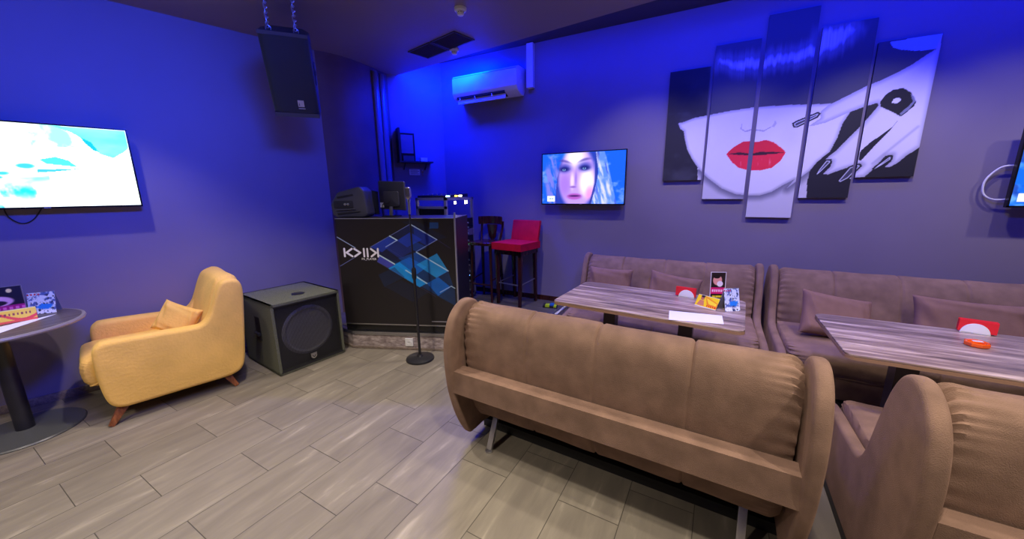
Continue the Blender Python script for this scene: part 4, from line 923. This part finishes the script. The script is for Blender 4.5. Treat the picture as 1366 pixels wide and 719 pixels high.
def art_face(X, Z):
    n = fbm(X*5+3, Z*5+1); c = np.zeros(X.shape+(3,))+np.array([.105, .10, .125])
    c = mix(c, (.30, .31, .36), (X < 0.05)*sstep(.35, .75, n)*sstep(2.75, 2.3, Z)*.55)
    c = mix(c, (.23, .23, .27), (X < -.02)*(Z < 2.3)*.8*sstep(.3, .7, n))
    # fringe with its glossy band of light
    c = mix(c, (.27, .27, .335), (Z > 2.22)*(X > -.08)); st_ = fbm(X*48+Z*3, Z*1.6, 3); s2 = fbm(X*110+Z*4, Z*2.2+5, 2)  # upper grey is raised to imitate blue light reflected off the dark print
    hp = ART['hl']; Zj = Z+(st_-.45)*.09; dd = polydist(X, Zj, hp); ins = inpoly(X, Zj, hp)
    mk = np.where(ins, .35+.65*sstep(0, .045, dd), .35*(1-sstep(0, .09, dd)))
    c = mix(c, (.80, .83, .97), np.clip(mk*(.62+.62*s2), 0, 1)*(Z > 2.45))
    # neck, face
    nk = inpoly(X, Z, ART['neck']); c = mix(c, (.80, .79, .84), nk)
    fc = inpoly(X, Z, ART['face']); fd = polydist(X, Z, ART['face'])
    c = mix(c, (.36, .36, .44), nk*(1-sstep(0, .075, fd))*.75*(Z < 1.75))
    c = mix(c, (.88, .87, .92), fc); c = mix(c, (.55, .55, .64), fc*(1-sstep(0, .03, fd))*.55)
    c = mix(c, (.70, .69, .78), fc*(1-sstep(.0, .16, np.hypot(X-.62, (Z-2.0)*.8)))*.25)
    for k, a_ in (('nose', .55), ('noseR', .4)): c = mix(c, (.52, .50, .60), inpoly(X, Z, ART[k])*a_)
    c = mix(c, (.62, .60, .70), (1-sstep(.2, 1, np.hypot((X-.335)/.085, (Z-2.15)/.03)))*.0)
    for k, col in (('lipsU', (.88, .10, .19)), ('lipsL', (.93, .14, .24))): c = mix(c, col, inpoly(X, Z, ART[k]))
    c = mix(c, (1, .62, .66), inpoly(X, Z, ART['lipsL'])*sstep(.55, .75, fbm(X*40, Z*9))*np.exp(-((Z-1.80)/.03)**2)*.8)
    c = mix(c, (.22, .03, .08), inpoly(X, Z, ART['mouth']))
    # hand with the dark ring
    c = mix(c, (.10, .10, .125), inpoly(X, Z, ART['dark1'])); hd = inpoly(X, Z, ART['index']); hdist = polydist(X, Z, ART['index'])
    c = mix(c, (.86, .85, .93), hd); c = mix(c, (.50, .50, .62), hd*(1-sstep(0, .04, hdist))*.5)
    c = mix(c, (.62, .62, .74), hd*(1-sstep(0, .018, segdist(X, Z, (1.19, 1.75), (1.42, 2.02))))*.55)
    c = mix(c, (.55, .68, .95), inpoly(X, Z, ART['topstrip'])*1.0)
    c = mix(c, (.09, .09, .115), inpoly(X, Z, ART['dark2'])); c = mix(c, (.06, .06, .085), inpoly(X, Z, ART['ring']))
    c = mix(c, (.88, .88, .95), inpoly(X, Z, ART['ringw'])); c = mix(c, (.60, .62, .75), inpoly(X, Z, ART['ringh'])*.8)
    for k in range(4):
        q = ART['nail%d' % k]; i_ = inpoly(X, Z, q); d_ = polydist(X, Z, q); c = mix(c, (.08, .08, .11), i_); c = mix(c, (.85, .86, .95), i_*sstep(.010, .016, d_)); c = mix(c, (.25, .25, .32), i_*sstep(.017, .021, d_))
    return c
PX_ = [(-0.429, -0.072, 1.649, 2.685), (-0.049, 0.304, 1.462, 2.853), (0.340, 0.692, 1.291, 3.026), (0.726, 1.070, 1.471, 2.860), (1.095, 1.452, 1.640, 2.677)]
PN = ['leftmost narrow canvas with the ear and dark hair', 'second canvas from the left, with half the red lips', 'tallest middle canvas with half the red lips', 'fourth canvas from the left, with the pointing finger', 'rightmost canvas with the hand and black ring']
for (x0, x1, za, zb), nm in zip(PX_, PN):
    t = thing('picture_canvas', nm+', on the blue wall', 'picture', (x0, YW-0.034, za), 0, 'five-panel picture of a face with red lips')
    picture('printed_face', x1-x0, zb-za, int((x1-x0)/0.005), int((zb-za)/0.005), lambda X, Z, x0=x0, za=za: art_face(X+x0, Z+za), M['art'], t, 0.002, (.05, .05, .06))
    m = MB(); m.box(0.001, x1-x0-0.001, 0.002, 0.032, 0.001, zb-za-0.001); m.build('canvas_frame', M['black'], t, 0)

# ================================================================== AIR CONDITIONER, DUCTS, DETECTORS, VENT
ac = thing('air_conditioner', 'white wall air conditioner high on the blue wall above the stools', 'air conditioner', (-2.48, YW-0.002, 2.665))
prof = [(0, 0.05), (0, 0.30), (-0.16, 0.30), (-0.205, 0.285), (-0.222, 0.25), (-0.222, 0.085), (-0.19, 0.035), (-0.10, 0.0), (-0.03, 0.0)]
m = MB(); m.prism(prof, 'X', -0.45, 0.45, 0.006, 2); m.build('shell', M['ac'], ac, 40)
m = MB(); m.prism([(-0.195, 0.05), (-0.19, 0.032), (-0.11, 0.0), (-0.115, -0.004), (-0.198, 0.030), (-0.203, 0.05)], 'X', -0.40, 0.28); m.build('air_outlet', M['black'], ac, 0)
m = MB(); m.beam((-0.40, -0.175, 0.004), (0.28, -0.175, 0.004), 0.07, 0.006, 0.001); m.build('louvre', M['ac'], ac)
for x in (-0.36, -0.14, 0.10):
    m = MB(); m.box(x, x+0.008, -0.20, -0.17, 0.01, 0.04); m.build('vane', M['ac'], ac, 0)
m = MB(); m.box(0.4505, 0.452, -0.12, -0.075, 0.125, 0.165); m.build('energy_label', M['paper'], ac, 0)
m = MB(); m.box(-0.44, 0.44, -0.2235, -0.222, 0.262, 0.266); m.build('panel_gap', M['duct'], ac, 0)
d_ = MB().box(-1.985, -1.905, YW-0.062, YW-0.001, 2.74, 3.21, 0.005).build('pipe_duct', M['ac'], None); tag(d_, 'white pipe cover running up the wall at the right of the air conditioner', 'pipe cover')
for i, (yy, lab) in enumerate(((3.40, 'slim vertical cable duct on the rounded dark wall, the one nearer the loudspeaker'), (3.52, 'slim vertical cable duct on the rounded dark wall, the one nearer the blue corner'))):
    xx = (-3.612, -3.632)[i]; m = MB(); m.prism([(xx-0.005, yy-0.05), (xx+0.02, yy-0.045), (xx+0.034, yy-0.015), (xx+0.034, yy+0.015), (xx+0.016, yy+0.045), (xx-0.012, yy+0.05)], 'Z', STAGE+0.01, 2.96, 0.004)
    tag(m.build('cable_duct', M['duct'], None, 40), lab, 'duct')
def detector(label, x, y):
    t = thing('smoke_detector', label, 'smoke detector', (x, y, ZC))
    m = MB(); m.lathe([(0.050, 0), (0.050, -0.012), (0.046, -0.020), (0.030, -0.024), (0.030, -0.030)], 36); m.build('base', M['white'], t)
    m = MB(); m.lathe([(0.027, -0.030), (0.027, -0.036), (0.030, -0.037), (0.024, -0.050), (0, -0.054)], 32); m.build('sensor_cap', M['white'], t)
    m = MB()
    for k in range(8): a_ = R(45*k); m.box(0.026*math.cos(a_)-0.003, 0.026*math.cos(a_)+0.003, 0.026*math.sin(a_)-0.003, 0.026*math.sin(a_)+0.003, -0.037, -0.028)
    build_parts(m, 'sensor_slot', M['black'], t, 0)
detector('white smoke detector on the ceiling, the one nearer the top of the photo', -1.89, 2.732)
detector('white smoke detector near the ceiling edge above the air conditioner', -2.446, 3.40)
vt = thing('ceiling_vent', 'dark slatted double ventilation grille in the ceiling', 'vent', (-2.515, 3.255, ZC), R(-13))
for sx in (-1, 1):
    fr = MB(); x0, x1 = sorted((sx*0.01, sx*0.37)); fr.box(x0, x1, -0.13, -0.115, -0.008, -0.0005); fr.box(x0, x1, 0.115, 0.13, -0.008, -0.0005); fr.box(x0, x0+0.015, -0.13, 0.13, -0.008, -0.0005); fr.box(x1-0.015, x1, -0.13, 0.13, -0.008, -0.0005)
    f_ = fr.build('grille_frame', M['vent'], vt, 0)
    sl = MB()
    for k in range(11): y = -0.105+k*0.021; sl.beam((x0+0.014, y, -0.005), (x1-0.014, y, -0.005), 0.015, 0.002)
    sl.build('slats', M['vent'], f_, 0)

# ================================================================== SHELF AND PANEL ON THE ALCOVE WALL
q0 = Vector((-3.60, 3.72)); q1 = Vector((-3.27, YW)); qd = (q1-q0).normalized(); qa = math.atan2(qd.y, qd.x)
def QW(s, off, z): n = Vector((qd.y, -qd.x)); p = q0+qd*s+n*off; return (p.x, p.y, z)
sh = thing('wall_shelf', 'small dark shelf fixed to the blue alcove wall', 'shelf', QW(-0.05, 0.0, 1.94), qa)
m = MB(); m.box(0.0, 0.44, -0.15, -0.001, 0, 0.018, 0.002); m.build('board', M['black'], sh)
for s in (0.08, 0.36):
    m = MB(); m.beam((s, -0.004, -0.08), (s, -0.11, -0.002), 0.012, 0.012); m.build('bracket', M['blackmetal'], sh)
bx = thing('display_case', 'glossy dark display box standing on the wall shelf', 'box', QW(-0.045, 0.0, 1.959), qa)
m = MB(); m.box(0.0, 0.024, -0.148, -0.01, 0.0, 0.40, 0.003); m.build('side_board', M['black'], bx)
m = MB(); m.box(0.026, 0.22, -0.07, -0.01, 0.0, 0.35, 0.006); m.build('case', M['blackgloss'], bx)
m = MB(); m.box(0.045, 0.20, -0.073, -0.0705, 0.10, 0.33, 0.001); m.build('window', M['duct'], bx)
m = MB(); m.box(0.06, 0.20, -0.09, -0.0735, 0.0, 0.07, 0.002); m.build('card_pocket', M['spkbox'], bx)
m = MB(); m.box(-0.045, 0.045, -0.025, 0.025, 0, 0.05, 0.003); tag(m.build('small_box', M['white'], None, 30, QW(0.28, 0.08, 1.9585), (0, 0, qa)), 'small pale box at the open end of the wall shelf', 'box')
nb = thing('wall_notice', 'pale printed notice on the blue wall under the shelf', 'notice', QW(0.10, 0.002, 1.79), qa)
m = MB(); m.box(0, 0.14, -0.004, 0, 0, 0.075); m.build('sheet', M['paper'], nb, 0)
m = MB()
for k in range(4): m.box(0.012, 0.13-0.02*(k % 2), -0.0055, -0.004, 0.012+k*0.016, 0.018+k*0.016)
build_parts(m, 'print_line', M['duct'], nb, 0)
ky = thing('hanging_key', 'small brass key hanging on the blue wall beside the notice', 'key', QW(0.275, 0.004, 1.83), qa)
m = MB(); m.lathe([(0.012, 0), (0.016, 0.002), (0.012, 0.004), (0.008, 0.002)], 16, M4=Matrix.Rotation(R(90), 4, 'X')); m.box(-0.004, 0.004, -0.003, 0, -0.055, -0.014); m.box(0.004, 0.012, -0.003, 0, -0.052, -0.040); m.build('blade', M['tedge'], ky)
m = MB(); m.tube([(0, 0.003, 0.03), (0, -0.008, 0.02), (0, -0.006, 0.008)], 0.002, 6); m.build('hook', M['steel'], ky)

# ================================================================== BAR STOOLS
rs = thing('bar_stool', 'crimson upholstered bar stool with dark wooden legs', 'bar stool', (-2.035, 3.965, STAGE+0.0008), R(-9))
for sx in (-1, 1):
    m = MB(); m.beam((sx*0.165, -0.165, 0.0), (sx*0.175, -0.16, 0.70), 0.034, 0.034, 0.004, 0.046, 0.046); m.build('leg', M['darkwood'], rs)
    m = MB(); m.beam((sx*0.165, 0.185, 0.0), (sx*0.165, 0.155, 0.72), 0.034, 0.034, 0.004, 0.044, 0.044); m.build('leg', M['darkwood'], rs)
m = MB(); m.box(-0.20, 0.20, -0.185, -0.155, 0.635, 0.695, 0.003); m.box(-0.20, 0.20, 0.145, 0.175, 0.635, 0.695, 0.003); m.box(-0.20, -0.17, -0.17, 0.16, 0.635, 0.695, 0.003); m.box(0.17, 0.20, -0.17, 0.16, 0.635, 0.695, 0.003); build_parts(m, 'seat_rail', M['darkwood'], rs)
m = MB(); m.box(-0.22, 0.22, -0.215, 0.20, 0.692, 0.775, 0.028, 4); m.build('seat', M['crimson'], rs)
m = MB(); m.prism([(0.155, 0.765), (0.195, 0.765), (0.255, 1.01), (0.245, 1.025), (0.215, 1.02)], 'X', -0.205, 0.205, 0.014, 3); m.build('backrest', M['crimson'], rs)
for sx in (-1, 1):
    m = MB(); m.tube([(sx*0.168, -0.15, 0.27), (sx*0.166, 0.165, 0.30)], 0.008, 10); m.build('side_rail', M['steel'], rs)
m = MB(); m.tube([(-0.168, -0.165, 0.27), (0.168, -0.165, 0.27)], 0.008, 10); m.build('footrest', M['steel'], rs)
bs = thing('wooden_bar_chair', 'dark wooden bar chair with a curved backrest behind the crimson stool', 'bar chair', (-2.462, 3.95, STAGE+0.0008), R(3))
m = MB(); m.prism(spline([(-0.15, -0.18), (0.15, -0.18), (0.162, 0.0), (0.135, 0.14), (0, 0.17), (-0.135, 0.14), (-0.162, 0.0)], 5), 'Z', 0.725, 0.765, 0.010, 3); m.build('seat', M['darkwood'], bs)
for sx in (-1, 1):
    m = MB(); m.tube([(sx*0.13, -0.135, 0.725), (sx*0.145, -0.15, 0)], [0.021, 0.015], 14); m.build('leg', M['darkwood'], bs)
    m = MB(); m.tube([(sx*0.12, 0.115, 0.725), (sx*0.15, 0.175, 0)], [0.021, 0.015], 14); m.build('leg', M['darkwood'], bs)
    m = MB(); m.tube(spline([(sx*0.135, 0.12, 0.76), (sx*0.15, 0.16, 0.88), (sx*0.155, 0.185, 1.0)], 4, False), 0.014, 12); m.build('back_post', M['darkwood'], bs)
P = []
for i in range(25):
    a_ = R(-62+124*i/24); r0 = 0.175
    P.append([(math.sin(a_)*(r0+dr), 0.005+math.cos(a_)*(r0+dr)+0.02, z) for dr, z in ((0, 0.965), (0.022, 0.965), (0.024, 1.04), (0.02, 1.065), (0.004, 1.065), (0.0, 1.04))])
m = MB(); m.grid(P, closed_v=True, caps=True); m.build('back_band', M['darkwood'], bs, 40)
m = MB(); m.prism([(-0.075, 0.96), (0.075, 0.96), (0.05, 0.80), (0.03, 0.765), (-0.03, 0.765), (-0.05, 0.80)], 'Y', 0.165, 0.183, 0.004); m.build('splat', M['darkwood'], bs)
m = MB(); m.tube([(0.137, -0.14, 0.28), (0.15, 0.16, 0.30)], 0.009, 10); m.tube([(-0.137, -0.14, 0.28), (-0.15, 0.16, 0.30)], 0.009, 10); m.tube([(-0.139, -0.143, 0.22), (0.139, -0.143, 0.22)], 0.009, 10); build_parts(m, 'stretcher', M['darkwood'], bs)

# small toy-like gadget on the platform edge
gd = thing('cable_tester', 'small yellow-green and blue gadget lying on the platform edge', 'gadget', (-1.575, 3.955, STAGE+0.0005), R(12))
m = MB(); m.box(-0.085, 0.085, -0.045, 0.045, 0.0, 0.028, 0.006); m.build('body', M['black'], gd)
m = MB(); m.box(-0.055, -0.005, -0.046, 0.030, 0.010, 0.034, 0.004); m.box(0.045, 0.08, -0.046, 0.040, 0.010, 0.032, 0.004); build_parts(m, 'grip', M['yellowplastic'], gd)
m = MB(); m.box(-0.002, 0.048, -0.040, 0.040, 0.020, 0.042, 0.004); m.build('display', M['bluebox'], gd)

# ================================================================== LIGHTS
def look(o, tgt):
    d = Vector(tgt)-o.location; o.rotation_euler = d.to_track_quat('-Z', 'Y').to_euler()
def spot(name, loc, tgt, watts, size=95, blend=0.5, col=(1, 0.87, 0.72), rad=0.05):
    l = bpy.data.lights.new(name, 'SPOT'); l.energy = watts; l.spot_size = R(size); l.spot_blend = blend; l.color = col; l.shadow_soft_size = rad
    o = bpy.data.objects.new(name, l); C.objects.link(o); o.location = loc; look(o, tgt); return o
def area(name, loc, tgt, watts, sx, sy, col):
    l = bpy.data.lights.new(name, 'AREA'); l.shape = 'RECTANGLE'; l.size = sx; l.size_y = sy; l.energy = watts; l.color = col
    o = bpy.data.objects.new(name, l); C.objects.link(o); o.location = loc; look(o, tgt); return o
WARM = (1, 0.88, 0.74); BLUE = (0.0, 0.010, 1.0)
zl = ZC-0.02
for (x, y, e_, sz, bl) in ((-3.42, 0.75, 70, 92, 0.6), (-1.6, -0.6, 235, 108, 0.6), (0.15, 0.45, 190, 122, 0.5), (-0.75, 0.65, 20, 116, 0.5), (1.8, 0.6, 190, 122, 0.5), (-2.3, 1.25, 175, 100, 0.6), (-3.3, -1.2, 130, 100, 0.6), (-0.2, 2.05, 85, 100, 0.6), (1.45, 1.9, 95, 100, 0.6), (-1.85, 2.85, 100, 96, 0.8)):  # those over the tables and stools are unseen lamps added to brighten them
    spot('downlight_and_fill', (x, y, zl), (x, y, 0), e_, sz, bl)
for (x, e_) in ((-0.65, 62), (0.15, 62), (1.1, 75), (1.9, 45), (2.7, 75)):
    spot('wall_washer', (x, 3.2, zl), (x, YW, zl-2.1), e_, 84, 1.0)
# blue strips in the cove behind the dropped ceiling, a left-wall flood, and unseen blue spots added to tint the right wall
area('cove_strip', (0.4, 3.72, 3.13), (0.4, YW, 2.2), 58, 7.0, 0.10, BLUE)
area('cove_strip_corner', (-2.9, 3.80, 3.10), (-3.1, YW, 1.7), 135, 0.9, 0.15, BLUE)
a_ = area('blue_flood', (-0.6, 0.6, 2.9), (-4.25, 0.9, 2.1), 40, 1.0, 0.25, (0.02, 0.06, 1.0)); a_.data.spread = R(74)
spot('blue_wall_fill', (-1.0, 2.6, zl), (-2.6, YW, 0.9), 130, 80, 0.8, (0.01, 0.03, 1.0), 0.12)
spot('blue_wall_fill', (0.3, 1.6, zl), (0.6, YW, 1.3), 300, 104, 0.8, (0.01, 0.03, 1.0), 0.12)

w_ = bpy.data.worlds.new('World'); SC.world = w_; w_.use_nodes = True
w_.node_tree.nodes['Background'].inputs[0].default_value = (0.02, 0.02, 0.05, 1); w_.node_tree.nodes['Background'].inputs[1].default_value = 0.2

# ================================================================== CAMERA
f_, p_, r_, az = 485.81, R(11.983), R(-0.6523), R(27.907)
Rp = Matrix(((1, 0, 0), (0, math.cos(p_), -math.sin(p_)), (0, math.sin(p_), math.cos(p_)))); Rr = Matrix(((math.cos(r_), -math.sin(r_), 0), (math.sin(r_), math.cos(r_), 0), (0, 0, 1)))
Wm = Matrix(((math.cos(az), math.sin(az), 0), (0, 0, -1), (-math.sin(az), math.cos(az), 0)))
K = Rr @ Rp @ Wm
cam = bpy.data.cameras.new('camera'); co = bpy.data.objects.new('camera', cam); C.objects.link(co)
cm = Matrix((K[0], -K[1], -K[2])).transposed().to_4x4(); cm.translation = (0, 0, 1.55); co.matrix_world = cm
cam.sensor_width = 36; cam.lens = f_/1366*36; cam.clip_start = 0.02; cam.clip_end = 60
SC.camera = co
SC.view_settings.view_transform = 'Standard'; SC.view_settings.look = 'None'; SC.view_settings.gamma = 1; SC.view_settings.use_curve_mapping = False
SC.view_settings.exposure = 0.0
SC.cycles.max_bounces = 8; SC.cycles.diffuse_bounces = 5
